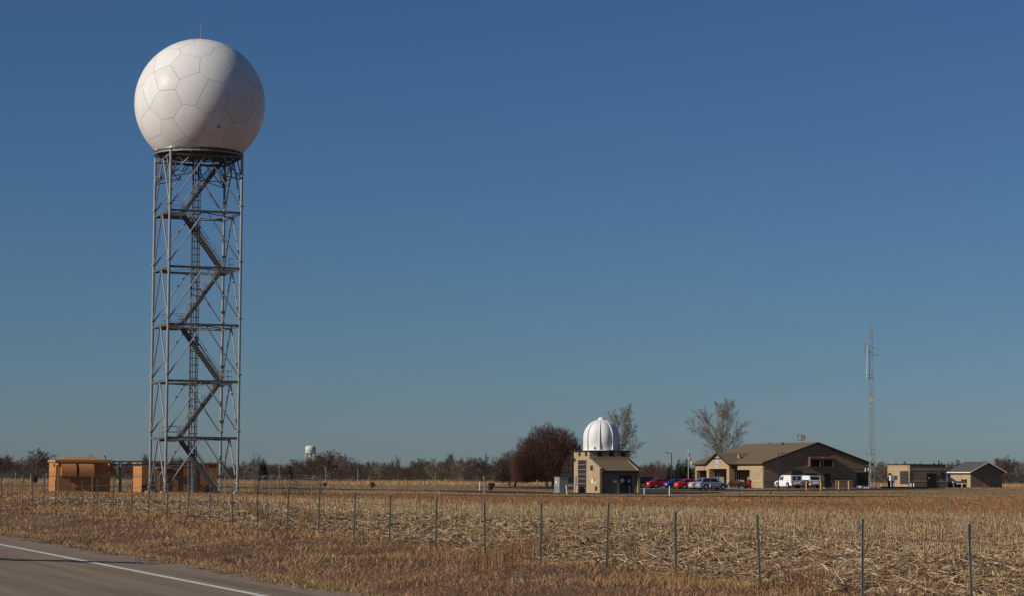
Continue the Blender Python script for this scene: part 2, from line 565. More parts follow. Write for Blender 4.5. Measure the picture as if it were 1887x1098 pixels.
# platform: round drum on a ring of short struts
PR = 3.92
pl = MB().lathe([(PR - .35, TOP + .46), (PR - .05, TOP + .48), (PR - .05, TOP + .60), (PR + .02, TOP + .61), (PR + .02, TOP + .68), (PR - .08, TOP + .69), (PR - .08, TOP + .80)], 32).build('platform', M['deck'], tower)
rb = MB()
for k in range(16):
    q = 2 * math.pi * k / 16
    rb.bar((.5 * math.cos(q), .5 * math.sin(q), TOP + .36), ((PR - .15) * math.cos(q), (PR - .15) * math.sin(q), TOP + .36), .10, .20)
rb.build('platform_rib', M['galv_dark'], pl)
rr = MB()
for k in range(32):
    q0, q1 = 2 * math.pi * k / 32, 2 * math.pi * (k + 1) / 32
    rr.bar((PR * 1.02 * math.cos(q0), PR * 1.02 * math.sin(q0), TOP + .40), (PR * 1.02 * math.cos(q1), PR * 1.02 * math.sin(q1), TOP + .40), .09, .10)
rr.build('ring_beam', M['galv'], pl)
for k in range(4):
    a = Vector((*corners[k], TOP)); c = Vector((*corners[(k + 1) % 4], TOP))
    mid = (a + c) / 2
    ex = mid.copy(); ex.z = 0; ex.normalize()
    for e in (a, c):
        low = Vector((e.x, e.y, TOP - 2.05))
        MB().tube(low, a.lerp(c, .28 if e is a else .72) + Vector((0, 0, .05)), .055, n=5).build('platform_strut', M['galv'], tower)
        MB().tube(low, Vector((e.x * .62, e.y * .62, TOP)), .05, n=5).build('platform_strut', M['galv_dark'], tower)
        inner = e.lerp(mid, .55); inner.z = TOP - 1.55; inner.x *= .86; inner.y *= .86
        MB().tube(inner, Vector((e.x * .72, e.y * .72, TOP)) , .05, n=5).build('platform_strut', M['galv_dark'], tower)
        MB().tube(inner, e.lerp(mid, .8) * .8 + Vector((0, 0, TOP * .2)), .05, n=5).build('platform_strut', M['galv_dark'], tower)
        MB().tube(low, inner, .045, n=5).build('platform_strut', M['galv_dark'], tower)
    MB().tube(Vector((a.x, a.y, TOP - 1.45)).lerp(Vector((c.x, c.y, TOP - 1.45)), .0), Vector((a.x, a.y, TOP - 1.45)).lerp(Vector((c.x, c.y, TOP - 1.45)), .38), .045, n=5).build('platform_strut', M['galv'], tower)
    MB().tube(Vector((a.x, a.y, TOP - 1.45)).lerp(Vector((c.x, c.y, TOP - 1.45)), .62), Vector((c.x, c.y, TOP - 1.45)), .045, n=5).build('platform_strut', M['galv'], tower)
# stairs: six flights zigzagging between landings at the two sides
SYA, SYB = -1.05, -.15          # stair strip depth (front half of the tower)
XL, XR = -1.55, 2.15


def flight(z0, x0, x1):
    mb = MB(); rail = MB()
    n = 25
    for y in (SYA, SYB):
        mb.bar((x0, y, z0), (x1, y, z0 + LV), .05, .24)
        up = Vector((0, 0, 1.0))
        rail.tube(Vector((x0, y, z0)) + up, Vector((x1, y, z0 + LV)) + up, .026, n=5)
        rail.tube(Vector((x0, y, z0)) + up * .55, Vector((x1, y, z0 + LV)) + up * .55, .020, n=5)
        for k in range(0, 6):
            t = k / 5
            b_ = Vector((x0 + (x1 - x0) * t, y, z0 + LV * t)); rail.tube(b_, b_ + up, .022, n=5)
    for k in range(n):
        t = (k + .5) / n
        mb.box((x0 + (x1 - x0) * t, (SYA + SYB) / 2, z0 + LV * t), (.25, SYB - SYA - .06, .045))
    o = mb.build('stair_flight', M['galv_dark'], tower)
    rail.build('handrail', M['galv'], o)


def landing(z, side):
    xa, xb = (-HS + .35, XL + .2) if side < 0 else (XR - .2, HS - .25)
    o = MB().b2(xa, xb, -1.5, 1.25, z - .10, z + .02).build('landing', M['galv_dark'], tower)
    for y in (-1.5, 1.25):
        MB().bar((xa, y, z - .2), (xb, y, z - .2), .08, .2).build('landing_beam', M['galv'], o)
    r = MB()
    xo = xa if side < 0 else xb
    for h in (.55, 1.05):
        r.tube((xo, -1.5, z + h), (xo, 1.25, z + h), .026, n=5)
        for y in (-1.5, 1.25):
            r.tube((xa, y, z + h), (xb, y, z + h), .026, n=5)
    for (x, y) in [(xa, -1.5), (xb, -1.5), (xa, 1.25), (xb, 1.25), (xo, -.1)]:
        r.tube((x, y, z), (x, y, z + 1.05), .024, n=5)
    r.build('handrail', M['galv'], o)


flight(0, XR, XL)
for k in range(1, 6):
    sd = -1 if k % 2 else 1
    landing(k * LV, sd)
    flight(k * LV, XL if sd < 0 else XR, XR if sd < 0 else XL)
# cable ladder up the middle
cl_ = MB()
for x in (-.38, -.12, .12, .36):
    cl_.tube((x, .55, .1), (x, .55, TOP + .1), .040, n=5)
for x in (-.25, .25):
    cl_.tube((x, .80, .1), (x, .80, TOP + .1), .055, n=6)
z = .5
while z < TOP:
    cl_.box((0, .57, z), (.86, .06, .07)); z += .62
    if int(z * 10) % 3 == 0:
        cl_.box((0, .68, z), (.10, .30, .05))
cl_.build('cable_ladder', M['galv_dark'], tower)
# radome of separate panels
RC = at(368.5, 192.5, 208.0)
RR = 5.90
rc = RC - Vector(tower.location)
rc = Vector((max(-.25, min(.25, rc.x)), max(-.25, min(.25, rc.y)), rc.z))
cut = -.757
radome_in = MB()
prof = [(math.sqrt(max(0, 1 - q * q)) * (RR - .030), q * (RR - .030)) for q in [cut - .012] + [math.sin(t) for t in np.linspace(math.asin(cut) + .08, math.pi / 2 - .02, 26)]]
radome_in.lathe(prof, 48, rc)
rad = radome_in.build('radome', M['seam'], tower, smooth=True)
Vv = (Vector((0, 0, CAMZ)) - (rc + Vector(tower.location))).normalized()
rv = (-Vv).cross(Vector((0, 0, 1))).normalized()
uv = rv.cross(-Vv)
zo = [(415, 390), (490, 268), (628, 392), (720, 335), (483, 545), (598, 600), (285, 482), (280, 655), (460, 785), (335, 860), (662, 795), (800, 520), (795, 680),
      (768, 860), (600, 940), (285, 935), (885, 420), (893, 820), (205, 820), (118, 640), (290, 345), (785, 285), (150, 440), (400, 232), (180, 560), (560, 215), (945, 600), (430, 960)]
seeds = []
for a_, b_ in zo:
    x = (a_ - 526) / 453.0; y = -(b_ - 654) / 453.0
    q = x * x + y * y
    if q > .985:
        k = math.sqrt(.985 / q); x *= k; y *= k; q = .985
    seeds.append(rv * x + uv * y + Vv * math.sqrt(1 - q))
GA = math.pi * (3 - math.sqrt(5))
for k in range(80):
    z = 1 - 2 * (k + .5) / 80
    p = Vector((math.sqrt(1 - z * z) * math.cos(GA * k), math.sqrt(1 - z * z) * math.sin(GA * k), z))
    if min((p - s_).length for s_ in seeds) > .40:
        seeds.append(p)
seeds = [s_.normalized() for s_ in seeds]
GAP = .016 / RR
for i, s_ in enumerate(seeds):
    t1 = s_.orthogonal().normalized(); t2 = s_.cross(t1)
    poly = [(-1.2, -1.2), (1.2, -1.2), (1.2, 1.2), (-1.2, 1.2)]
    for j, q in enumerate(seeds):
        if j == i or (q - s_).length > 1.3:
            continue
        nn = (s_ - q).normalized()
        A, B_, C_ = t1.dot(nn), t2.dot(nn), s_.dot(nn) - GAP
        new = []
        for k in range(len(poly)):
            p, p2 = poly[k], poly[(k + 1) % len(poly)]
            fa, fb = A * p[0] + B_ * p[1] + C_, A * p2[0] + B_ * p2[1] + C_
            if fa >= 0: new.append(p)
            if (fa >= 0) != (fb >= 0):
                t = fa / (fa - fb); new.append((p[0] + t * (p2[0] - p[0]), p[1] + t * (p2[1] - p[1])))
        poly = new
        if not poly: break
    if len(poly) < 3: continue
    ring = []
    for k in range(len(poly)):
        p, p2 = poly[k], poly[(k + 1) % len(poly)]
        for e in range(4):
            ring.append((p[0] + (p2[0] - p[0]) * e / 4, p[1] + (p2[1] - p[1]) * e / 4))
    cx = sum(p[0] for p in ring) / len(ring); cy = sum(p[1] for p in ring) / len(ring)

    def proj(a, b_, rr_):
        v = (s_ + t1 * a + t2 * b_).normalized()
        if v.z < cut:
            h = math.hypot(v.x, v.y); k_ = math.sqrt(1 - cut * cut) / max(h, 1e-6)
            v = Vector((v.x * k_, v.y * k_, cut))
        return rc + v * rr_
    if (s_ + t1 * cx + t2 * cy).normalized().z < cut and all((s_ + t1 * a + t2 * b_).normalized().z < cut for a, b_ in ring):
        continue
    n = len(ring)
    mb = MB(); mb.v.append(proj(cx, cy, RR))
    fr = (.25, .5, .75, .93, 1.0)
    for q in fr:
        for (a, b_) in ring:
            mb.v.append(proj(cx + (a - cx) * q, cy + (b_ - cy) * q, RR))
    for (a, b_) in ring:
        mb.v.append(proj(a, b_, RR - .06))
    for k in range(n):
        mb.f.append([0, 1 + k, 1 + (k + 1) % n])
        for q in range(len(fr)):
            o_ = 1 + q * n
            mb.f.append([o_ + k, o_ + n + k, o_ + n + (k + 1) % n, o_ + (k + 1) % n])
    mb.mi = [0] * len(mb.f)
    o = mb.build('panel', M['radome'], rad, smooth=False)
    # smooth over the face of the panel, sharp at its rim
    sm_ = np.ones(len(o.data.polygons), bool)
    nv = n
    o.data.polygons.foreach_set('use_smooth', sm_)
    sh = o.data.attributes.new('sharp_edge', 'BOOLEAN', 'EDGE')
    rim0 = 1 + (len(fr) - 1) * n
    sh.data.foreach_set('value', [rim0 <= e.vertices[0] < rim0 + n and rim0 <= e.vertices[1] < rim0 + n for e in o.data.edges])
# small round vent, lightning rod
kx, ky = (655 - 526) / 453.0, -(803 - 654) / 453.0
vn = (rv * kx + uv * ky + Vv * math.sqrt(1 - kx * kx - ky * ky)).normalized()
MB().tube(rc + vn * (RR - .05), rc + vn * (RR + .06), .17, n=14).build('vent', M['seam'], rad)
MB().tube(rc + Vector((0, 0, RR - .05)), rc + Vector((0, 0, RR + 1.65)), .05, .03, n=6).build('lightning_rod', M['grey'], rad)
MB().box(rc + Vector((-.35, 0, RR + .02)), (.3, .25, .16)).tube(rc + Vector((0, 0, RR - .02)), rc + Vector((0, 0, RR + .1)), .2, n=10).build('beacon', M['sred'], rad)

# ------------------------------------------------------------------ shelters and cable bridge
def hood(parent, x0, y0, z1, w, h, p, face):
    """quarter-round hood on a wall: face '-y' or '+x'; (x0, y0) is the lower corner of its wall line, z1 its top"""
    n = 9
    mb = MB()
    pr = [(0, 0)] + [(p * math.sin(t) ** .9, -h * .86 * (1 - math.cos(t))) for t in np.linspace(.12, math.pi / 2, n)] + [(p, -h)]

    def P(s_, a, b_):
        return (x0 + s_ * w, y0 - a, z1 + b_) if face == '-y' else (x0 + a, y0 + s_ * w, z1 + b_)
    m_ = len(pr)
    for th in (0, .03):
        for s_ in (0, 1):
            for a, b_ in pr:
                mb.v.append(P(s_, max(0, a - th), b_ - (th if a > 0 else 0)))
    for k in range(m_ - 1):
        mb.f.append([k, k + 1, m_ + k + 1, m_ + k]); mb.f.append([2 * m_ + k, 3 * m_ + k, 3 * m_ + k + 1, 2 * m_ + k + 1])
    for s_ in (0, 1):                       # side cheeks
        o_ = len(mb.v)
        for a, b_ in pr: mb.v.append(P(s_ + (.012 if s_ == 0 else -.012), a, b_))
        mb.v.append(P(s_ + (.012 if s_ == 0 else -.012), 0, -h))
        mb.f.append(list(range(o_, o_ + m_ + 1)))
    nt_ = 12                                 # toothed lower edge
    for k in range(nt_):
        o_ = len(mb.v)
        mb.v += [P(k / nt_, p, -h), P((k + 1) / nt_, p, -h), P((k + .5) / nt_, p, -h - .07)]
        mb.f.append([o_, o_ + 1, o_ + 2])
    mb.mi = [0] * len(mb.f)
    return mb.build('hood', M['orange_cloth'], parent)


p1 = at(102, 905, 209.0)
z1 = gh(p1.x + 2.4, p1.y + 1.7)
sh1 = thing('equipment_shelter', 'flat-roofed orange shelter with two curved hoods on its front wall', 'shelter', (p1.x, p1.y, z1), group='orange shelters by the tower')
W1, D1, H1 = 4.95, 3.6, 2.75
MB().b2(0, W1, 0, D1, -.4, H1).build('wall', M['orange'], sh1)
MB().b2(-.10, W1 + .12, -.18, D1 + .1, H1 - .02, H1 + .22).build('roof', M['shelter_roof'], sh1)
MB().poly([(.7, .9, H1 + .2), (W1 - .6, .9, H1 + .2), (W1 - 1.0, 1.6, H1 + .50), (1.1, 1.6, H1 + .50)], (0, .6, 0)).add(
    [(.3, .3, H1 + .21), (W1 - .9, .3, H1 + .21), (W1 - .9, 3.2, H1 + .21), (.3, 3.2, H1 + .21), (1.4, 1.7, H1 + .48), (W1 - 2, 1.7, H1 + .48)],
    [(0, 1, 5, 4), (1, 2, 5), (2, 3, 4, 5), (3, 0, 4)]).build('roof_cap', M['shelter_roof'], sh1)
hood(sh1, .42, 0, H1 - .12, 1.36, 1.16, .68, '-y')
hood(sh1, 2.02, 0, H1 - .12, 1.36, 1.16, .68, '-y')
hood(sh1, W1, .8, H1 - .22, 1.3, .95, .68, '+x')
for x in (.10, W1 - .2):
    MB().tube((x + .05, -.02, H1 - .18), (x + .05, -.24, H1 - .26), .10, n=8).build('flood_lamp', M['alum'], sh1)
MB().b2(-.05, -.005, .5, 1.0, 2.3, 2.6).build('louvre', M['trim'], sh1)
MB().tube((W1 - .35, .6, H1 + .2), (W1 - .35, .6, H1 + .52), .04, n=6).tube((W1 - .35, .6, H1 + .52), (W1 - .50, .6, H1 + .58), .05, n=6).build('vent_pipe', M['trim'], sh1)
MB().b2(1.6, 1.95, -.06, -.004, .4, 2.1).build('conduit_panel', M['orange'], sh1)

p2 = at(260.7, 907, 216.0)
z2 = gh(p2.x + 3, p2.y + 2)
sh2 = thing('equipment_shelter', 'long orange shelter standing directly behind the lattice tower', 'shelter', (p2.x, p2.y, z2), group='orange shelters by the tower')
W2, D2, H2 = 7.1, 4.0, 2.72
MB().b2(0, W2, 0, D2, -.4, H2).build('wall', M['orange'], sh2)
MB().b2(-.06, W2 + .06, -.08, D2 + .06, H2, H2 + .14).build('roof', M['shelter_roof'], sh2)
dr = MB().b2(1.5, 2.5, -.05, -.004, .12, 2.15).build('door', M['orange_cloth'], sh2)
MB().b2(2.3, 2.36, -.10, -.05, 1.05, 1.15).build('handle', M['alum'], dr)
MB().b2(1.3, 2.7, -.50, 0, 2.3, 2.36).build('door_canopy', M['alum'], sh2)
for x in (3.4, 5.0):
    MB().b2(x, x + .12, -.05, -.004, .1, 2.6).build('conduit', M['galv_dark'], sh2)

cbx0, cbx1, cby = p1.x + W1 + .05, p2.x + 4.6, (p2.y + p1.y + D1) / 2 - 1.4
cbz = gh(cbx0 + 4, cby)
cbr = thing('cable_bridge', 'grey overhead cable bridge on posts running from the hooded shelter to the tower', 'cable bridge', (cbx0, cby, cbz))
LB = cbx1 - cbx0
t = MB()
for y in (-.3, .3):
    t.b2(0, LB, y - .03, y + .03, 2.48, 2.60).b2(0, LB, y - .03, y + .03, 2.82, 2.92)
    k = 0
    while k < LB:
        t.bar((k, y, 2.54), (min(LB, k + .8), y, 2.86), .03, .03); k += .8
t.b2(0, LB, -.36, .36, 2.925, 2.95)
t.build('tray', M['galv'], cbr)
for x in (1.35, 4.5, LB - .3):
    MB().b2(x - .06, x + .06, -.42, -.30, -.3, 3.0).build('post', M['galv'], cbr)
    MB().b2(x - .06, x + .06, .30, .42, -.3, 3.0).build('post', M['galv'], cbr)
    MB().b2(x - .05, x + .05, -.3, .3, 2.38, 2.48).build('cross_arm', M['galv_dark'], cbr)
cb2 = MB()
for k in range(4): cb2.tube((0.02, -.18 + .12 * k, 2.64), (LB, -.18 + .12 * k, 2.64), .035, n=5)
cb2.build('cable', M['black'], cbr)

# ------------------------------------------------------------------ compound fence
fx, fy0, fy1, fxl = TX + 9.6, TY - 8.0, TY + 15.3, TX - 25
cf = thing('chain_link_fence', 'chain link fence with barbed wire arms around the tower compound', 'fence', (fx, fy0, gh(fx, fy0)))


def fence_run(a, b_, n):
    z0 = cf.location.z
    P = []
    for k in range(n + 1):
        x = a[0] + (b_[0] - a[0]) * k / n; y = a[1] + (b_[1] - a[1]) * k / n
        P.append(Vector((x - fx, y - fy0, gh(x, y) - z0)))
    d = (P[-1] - P[0]); d.z = 0; d.normalize()
    out = Vector((d.y, -d.x, 0))
    for k, p in enumerate(P):
        end = k in (0, n)
        h = 1.95 if end else 1.5
        MB().tube(p - Vector((0, 0, .3)), p + Vector((0, 0, h)), .05 if end else .035, n=6).build('post', M['galv'], cf)
        if not end:
            MB().tube(p + Vector((0, 0, 1.5)), p + Vector((0, 0, 1.78)) + out * .25, .02, n=4).build('barb_arm', M['galv'], cf)
    w = MB(); wr = MB()
    for k in range(n):
        p, q = P[k], P[k + 1]
        wr.tube(p + Vector((0, 0, 1.48)), q + Vector((0, 0, 1.48)), .024, n=4)
        wr.tube(p + Vector((0, 0, .62)), q + Vector((0, 0, .62)), .010, n=4)
        for i in range(3):
            o_ = Vector((0, 0, 1.58 + .09 * i)) + out * (.08 * (i + 1))
            wr.tube(p + o_, q + o_, .008, n=3)
        L = (q - p).length
        m_ = int(L / .075)
        H = 1.42
        for i in range(-int(H / .075), m_):
            for sgn in (1, -1):
                s0 = i * .075; s1 = s0 + H
                lo, hi = max(0, s0), min(L, s1)
                if hi <= lo: continue
                za, zb = lo - s0, hi - s0
                if sgn < 0: za, zb = H - za, H - zb
                A = p.lerp(q, lo / L) + Vector((0, 0, .05 + za)); B_ = p.lerp(q, hi / L) + Vector((0, 0, .05 + zb))
                o_ = out * .0016
                w.v += [A - o_ + Vector((0, 0, .002)), A + o_, B_ + o_, B_ - o_ + Vector((0, 0, .002))]
                i0 = len(w.v) - 4
                w.f.append([i0, i0 + 1, i0 + 2, i0 + 3]); w.mi.append(0)
    wr.build('wire', M['galv_dark'], cf)
    tag(w.build('mesh', M['galv_dark'], cf), kind='stuff')


fence_run((fxl, fy0), (fx, fy0), 12)
fence_run((fx, fy0), (fx, fy1), 8)
fence_run((fx, fy1), (fxl, fy1), 12)

# meter on a post at the left edge, and bare bushes inside the compound
mp_ = ground_at(61, 206)
mo = thing('meter_post', 'dark meter box mounted on grey posts left of the hooded shelter', 'meter', mp_)
for x in (-.22, .16):
    MB().tube((x, 0, -.2), (x, 0, 1.75 if x < 0 else 1.5), .055, n=6).build('post', M['galv'], mo)
MB().b2(-.12, .36, -.16, .06, .95, 1.62).build('meter_box', M['trim'], mo)
MB().tube((.1, -.17, 1.4), (.1, -.26, 1.4), .10, n=10).build('meter_dial', M['glass'], mo)

# ------------------------------------------------------------------ field fence
ff0 = Vector((19.3, 30.6))
Pf = []
uv_list = [1790, 1588, 1402, 1246, 1117, 996, 895, 803, 718, 653, 588, 530, 476, 430, 387, 346, 309, 274, 242, 209, 180, 153, 128, 103, 80, 60, 41, 22, 3, -15]
for i in range(-5, 36):
    if 0 <= i < len(uv_list):
        # where this post's line of sight meets the fence line X = 19.3
        p = at(uv_list[i], 960 if i < 9 else 910, 50)
        y = 19.3 * p.y / p.x if p.x > .3 else 30.6 + 3.66 * i
        y = y if abs(y - (30.6 + 3.66 * i)) < 2.5 else 30.6 + 3.66 * i
    else:
        y = 30.6 + 3.66 * i
    Pf.append(y)
fz0 = gh(19.3, 30.6)
ffe = thing('field_fence', 'wire fence of thin steel posts between the grass verge and corn field', 'fence', (19.3, 30.6, fz0))
tops = []
for i, y in enumerate(Pf):
    z = gh(19.3, y) - fz0
    tl = random.uniform(-.06, .06), random.uniform(-.06, .06)
    h = 1.36 + random.uniform(-.06, .05)
    b_ = Vector((0, y - 30.6, z)); tp_ = b_ + Vector((tl[0], tl[1], h))
    mb = MB().bar(b_ - Vector((0, 0, .25)), tp_, .022, .040).bar(b_ - Vector((-.012, 0, .25)), tp_ + Vector((.012, 0, -.01)), .045, .010)
    po = mb.build('post', M['post'], ffe)
    MB().bar(tp_ - Vector((0, 0, .10)), tp_ + Vector((0, 0, .004)), .030, .046).build('tip', M['post_tip'], po)
    tops.append((b_, tp_, h))
for fr_, sg in ((.80, .02), (.55, .035), (.30, .03)):
    w = MB()
    for (b0, t0, h0), (b1, t1_, h1) in zip(tops[:-1], tops[1:]):
        A, B_ = b0.lerp(t0, fr_), b1.lerp(t1_, fr_)
        prev = A
        sag = sg * random.uniform(.3, 1.8)
        for k in range(1, 5):
            q = A.lerp(B_, k / 4) - Vector((0, 0, sag * 4 * (k / 4) * (1 - k / 4)))
            w.tube(prev, q, .0075, n=3, cap=False); prev = q
    w.build('wire', M['wire'], ffe)

# ------------------------------------------------------------------ domed block building
def diamond(parent, x, y, z, s_, face, cols):
    """hazard diamond of four coloured squares on a wall facing -y or -x"""
    def P(a, b_, o): return (x + a, y - o, z + b_) if face == '-y' else (x - o, y - a, z + b_)
    root = None
    for k, (a, b_) in enumerate([(0, 1), (1, 0), (0, -1), (-1, 0)]):
        c_ = (a * s_ / 2, b_ * s_ / 2); h = s_ / 2 * .96
        mb = MB().add([P(c_[0], c_[1] - h, .012), P(c_[0] + h, c_[1], .012), P(c_[0], c_[1] + h, .012), P(c_[0] - h, c_[1], .012)], [(0, 1, 2, 3)])
        if root is None:
            root = mb.build('hazard_sign', cols[k], parent)
        else:
            mb.build('sign_quarter', cols[k], root)


pb = at(1105, 908, 287.0)
bz = gh(pb.x + 2.7, pb.y + 3)
db = thing('domed_block_building', 'tan block building with a ribbed white dome on its flat roof', 'building', (pb.x, pb.y, bz))
WB, LT, BK, HB = 5.5, 3.25, 5.15, 5.2
mb = MB()
mb.b2(0, WB, LT, LT + BK, -.5, HB)
mb.build('block_tower', M['block'], db)
# lean-to with wing walls rising above its roof
HW = 2.95; HE = 4.12
for x in (0, WB - .3):
    MB().poly([(x, .002, -.5), (x, .002, HW + .1), (x, LT - .003, HE + .1), (x, LT - .003, -.5)], (.3, 0, 0)).build('side_wall', M['block'], db)
    MB().poly([(x - .03, -.05, HW + .10), (x - .03, -.05, HW + .17), (x - .03, LT - .004, HE + .19), (x - .03, LT - .004, HE + .12)], (.36, 0, 0)).build('coping', M['trim'] if x else M['band'], db)
MB().b2(.303, WB - .303, .25, .55, -.5, HW - .15).build('front_wall', M['brown_block'], db)
MB().poly([(.303, -.12, HW - .24), (.303, -.12, HW - .12), (.303, LT - .003, HE + .02), (.303, LT - .003, HE - .10)], (WB - .606, 0, 0)).build('lean_to_roof', M['shingle'], db)
MB().b2(.303, WB - .303, -.16, -.125, HW - .30, HW - .10).build('fascia', M['trim'], db)
# roof slab with scupper openings
MB().b2(-.12, WB + .12, LT - .12, LT + BK + .12, HB + .003, HB + .16).build('roof_slab', M['trim'], db)
for x in (1.05, 2.65, 4.25):
    MB().b2(x, x + .62, LT - .03, LT + .02, HB - .55, HB - .02).build('scupper', M['door'], db)
for y in (LT + .75, LT + 2.9):
    MB().b2(-.03, .02, y, y + .7, HB - .55, HB - .02).build('scupper', M['door'], db)
# tall louvred door recess on the lit wall
lo = MB().b2(-.03, .02, LT + 1.05, LT + 3.75, .02, 4.15).build('tall_shutter', M['door'], db)
for k in range(1, 7):
    MB().b2(-.06, -.031, LT + 1.07, LT + 3.73, k * .59, k * .59 + .055).build('shutter_bar', M['pale_bark'], lo)
for (y, z, s_) in ((LT + 4.55, HB - 1.25, .45), (2.15, 2.85, .62), (.75, .35, .52)):
    MB().b2(-.025, .02, y, y + s_ * 1.35, z, z + s_).build('vent', M['door'], db)
diamond(db, -.01, 2.35, 1.52, .38, '-x', [M['white']] * 4)
diamond(db, -.01, 1.5, 1.52, .42, '-x', [M['sred'], M['syel'], M['white'], M['sblue']])
dd = MB().b2(2.75, 4.42, .215, .249, .02, 2.25).build('double_door', M['door'], db)
MB().b2(3.56, 3.60, .19, .214, .05, 2.2).build('door_meeting_rail', M['trim'], dd)
MB().b2(2.3, 4.8, -.9, .25, -.3, .04).build('door_pad', M['concrete'], db)
diamond(db, 3.12, .205, 1.62, .36, '-y', [M['white']] * 4)
diamond(db, 4.02, .205, 1.66, .32, '-y', [M['sred'], M['syel'], M['white'], M['sblue']])
MB().b2(1.85, 2.35, .22, .249, 1.38, 1.62).build('notice_plate', M['alum'], db)
MB().b2(-.10, .0, LT + 4.2, LT + 4.9, 1.0, 2.15).build('meter_box', M['grey'], db)
MB().tube((-.05, LT + 4.5, 0), (-.05, LT + 4.5, 1.0), .05, n=6).build('conduit', M['grey'], db)
# dome of eight bulged gores with raised ribs
DC = (WB / 2 - .05, LT + BK / 2, HB + .16)
DR, NG = 2.26, 8
A0 = math.atan2(-(pb.y + DC[1]), -(pb.x + DC[0])) - R(6)
prof = [(1.0, 0), (1.0, .5), (1.0, .9), (1.0, 1.3), (1.0, 1.68)] + [(math.cos(t), 1.68 + DR * 1.02 * math.sin(t)) for t in np.linspace(.12, math.pi / 2 - .17, 13)]
dome = MB().lathe([(DR * r_ * .93, z) for r_, z in prof], 24, DC).build('dome', M['dome'], db, smooth=True)
for g in range(NG):
    mb = MB()
    na = 9
    for r_, z in prof:
        for k in range(na):
            s_ = k / (na - 1)
            q = A0 + 2 * math.pi * (g + .035 + .93 * s_) / NG
            bulge = .055 * math.sin(math.pi * s_) * min(1, max(0, (z - .75) / .5)) - .02 * (z < .8)
            rr_ = DR * r_ * (.955 + bulge)
            mb.v.append((DC[0] + rr_ * math.cos(q), DC[1] + rr_ * math.sin(q), DC[2] + z))
    for i in range(len(prof) - 1):
        for k in range(na - 1):
            j = i * na + k
            mb.f.append([j, j + 1, j + na + 1, j + na]); mb.mi.append(0)
    mb.build('gore', M['dome'], dome, smooth=True)
    q = A0 + 2 * math.pi * g / NG
    rb = MB()
    tv = Vector((-math.sin(q), math.cos(q), 0)) * .045
    for r_, z in prof:
        for rad_ in (.94, 1.03):
            for sg in (-1, 1):
                rr_ = DR * r_ * rad_ if r_ > .3 else DR * (r_ + (rad_ - 1) * .5)
                rb.v.append(Vector((DC[0] + rr_ * math.cos(q), DC[1] + rr_ * math.sin(q), DC[2] + z)) + tv * sg)
    for i in range(len(prof) - 1):
        o_ = i * 4
        for a, b_ in ((0, 1), (1, 3), (3, 2), (2, 0)):
            rb.f.append([o_ + a, o_ + b_, o_ + 4 + b_, o_ + 4 + a]); rb.mi.append(0)
    rb.build('rib', M['dome'], dome)
zt = prof[-1][1]
MB().lathe([(.50, -.1), (.48, .02), (.40, .18), (.26, .30), (.08, .36)], 16, (DC[0], DC[1], DC[2] + zt - .02)).build('dome_cap', M['dome'], dome, smooth=True)
MB().lathe([(DR * 1.06, .0), (DR * 1.06, .10)], 32, DC).build('dome_base_ring', M['dome'], dome)
hq = A0 + 2 * math.pi * (-.45) / NG
MB().tube((DC[0] + DR * .93 * math.cos(hq), DC[1] + DR * .93 * math.sin(hq), DC[2] + .42), (DC[0] + DR * 1.05 * math.cos(hq), DC[1] + DR * 1.05 * math.sin(hq), DC[2] + .42), .16, n=10).build('port', M['dome'], dome)
# guard rail behind the dome
gr_ = MB()
for y in (LT + 1.2, LT + 2.1):
    for x in (WB - .05, WB - .85):
        gr_.tube((x, y, HB + .1), (x, y, HB + 1.05), .03, n=5)
for z in (.5, 1.0):
    gr_.tube((WB - .05, LT + 1.2, HB + z), (WB - .05, LT + 2.1, HB + z), .03, n=5).tube((WB - .85, LT + 1.2, HB + z), (WB - .05, LT + 1.2, HB + z), .03, n=5)
gr_.build('guard_rail', M['trim'], db)

cabp = ground_at(1036.5, 289)
cbn = thing('electrical_cabinet', 'grey louvred electrical cabinet left of the domed block building', 'cabinet', (cabp.x, cabp.y + 1.0, gh(cabp.x, cabp.y + 1)))
MB().b2(.0, 1.15, 0, 1.7, .1, 1.95).build('body', M['grey'], cbn)
MB().b2(-.06, 1.21, -.06, 1.76, 1.95, 2.02).build('lid', M['grey'], cbn)
MB().b2(-.1, 1.25, -.1, 1.8, -.3, .1).build('plinth', M['concrete'], cbn)
lv = MB()
for k in range(7): lv.b2(-.03, 0.0, .15, 1.55, .22 + k * .10, .27 + k * .10)
lv.build('louvre', M['galv'], cbn)
MB().b2(-.02, -.002, .9, 1.25, 1.2, 1.5).build('notice', M['white'], cbn)

# ------------------------------------------------------------------ office building
po_ = at(1407, 897, 348.0)
oz = gh(po_.x + 3, po_.y) - .02
ob = thing('office_building', 'long tan and brown brick office with shingled gable roof and entrance portico', 'building', (po_.x, po_.y, oz))
WO, LO, EV, PK = 18.3, 24.0, 3.72, 6.85
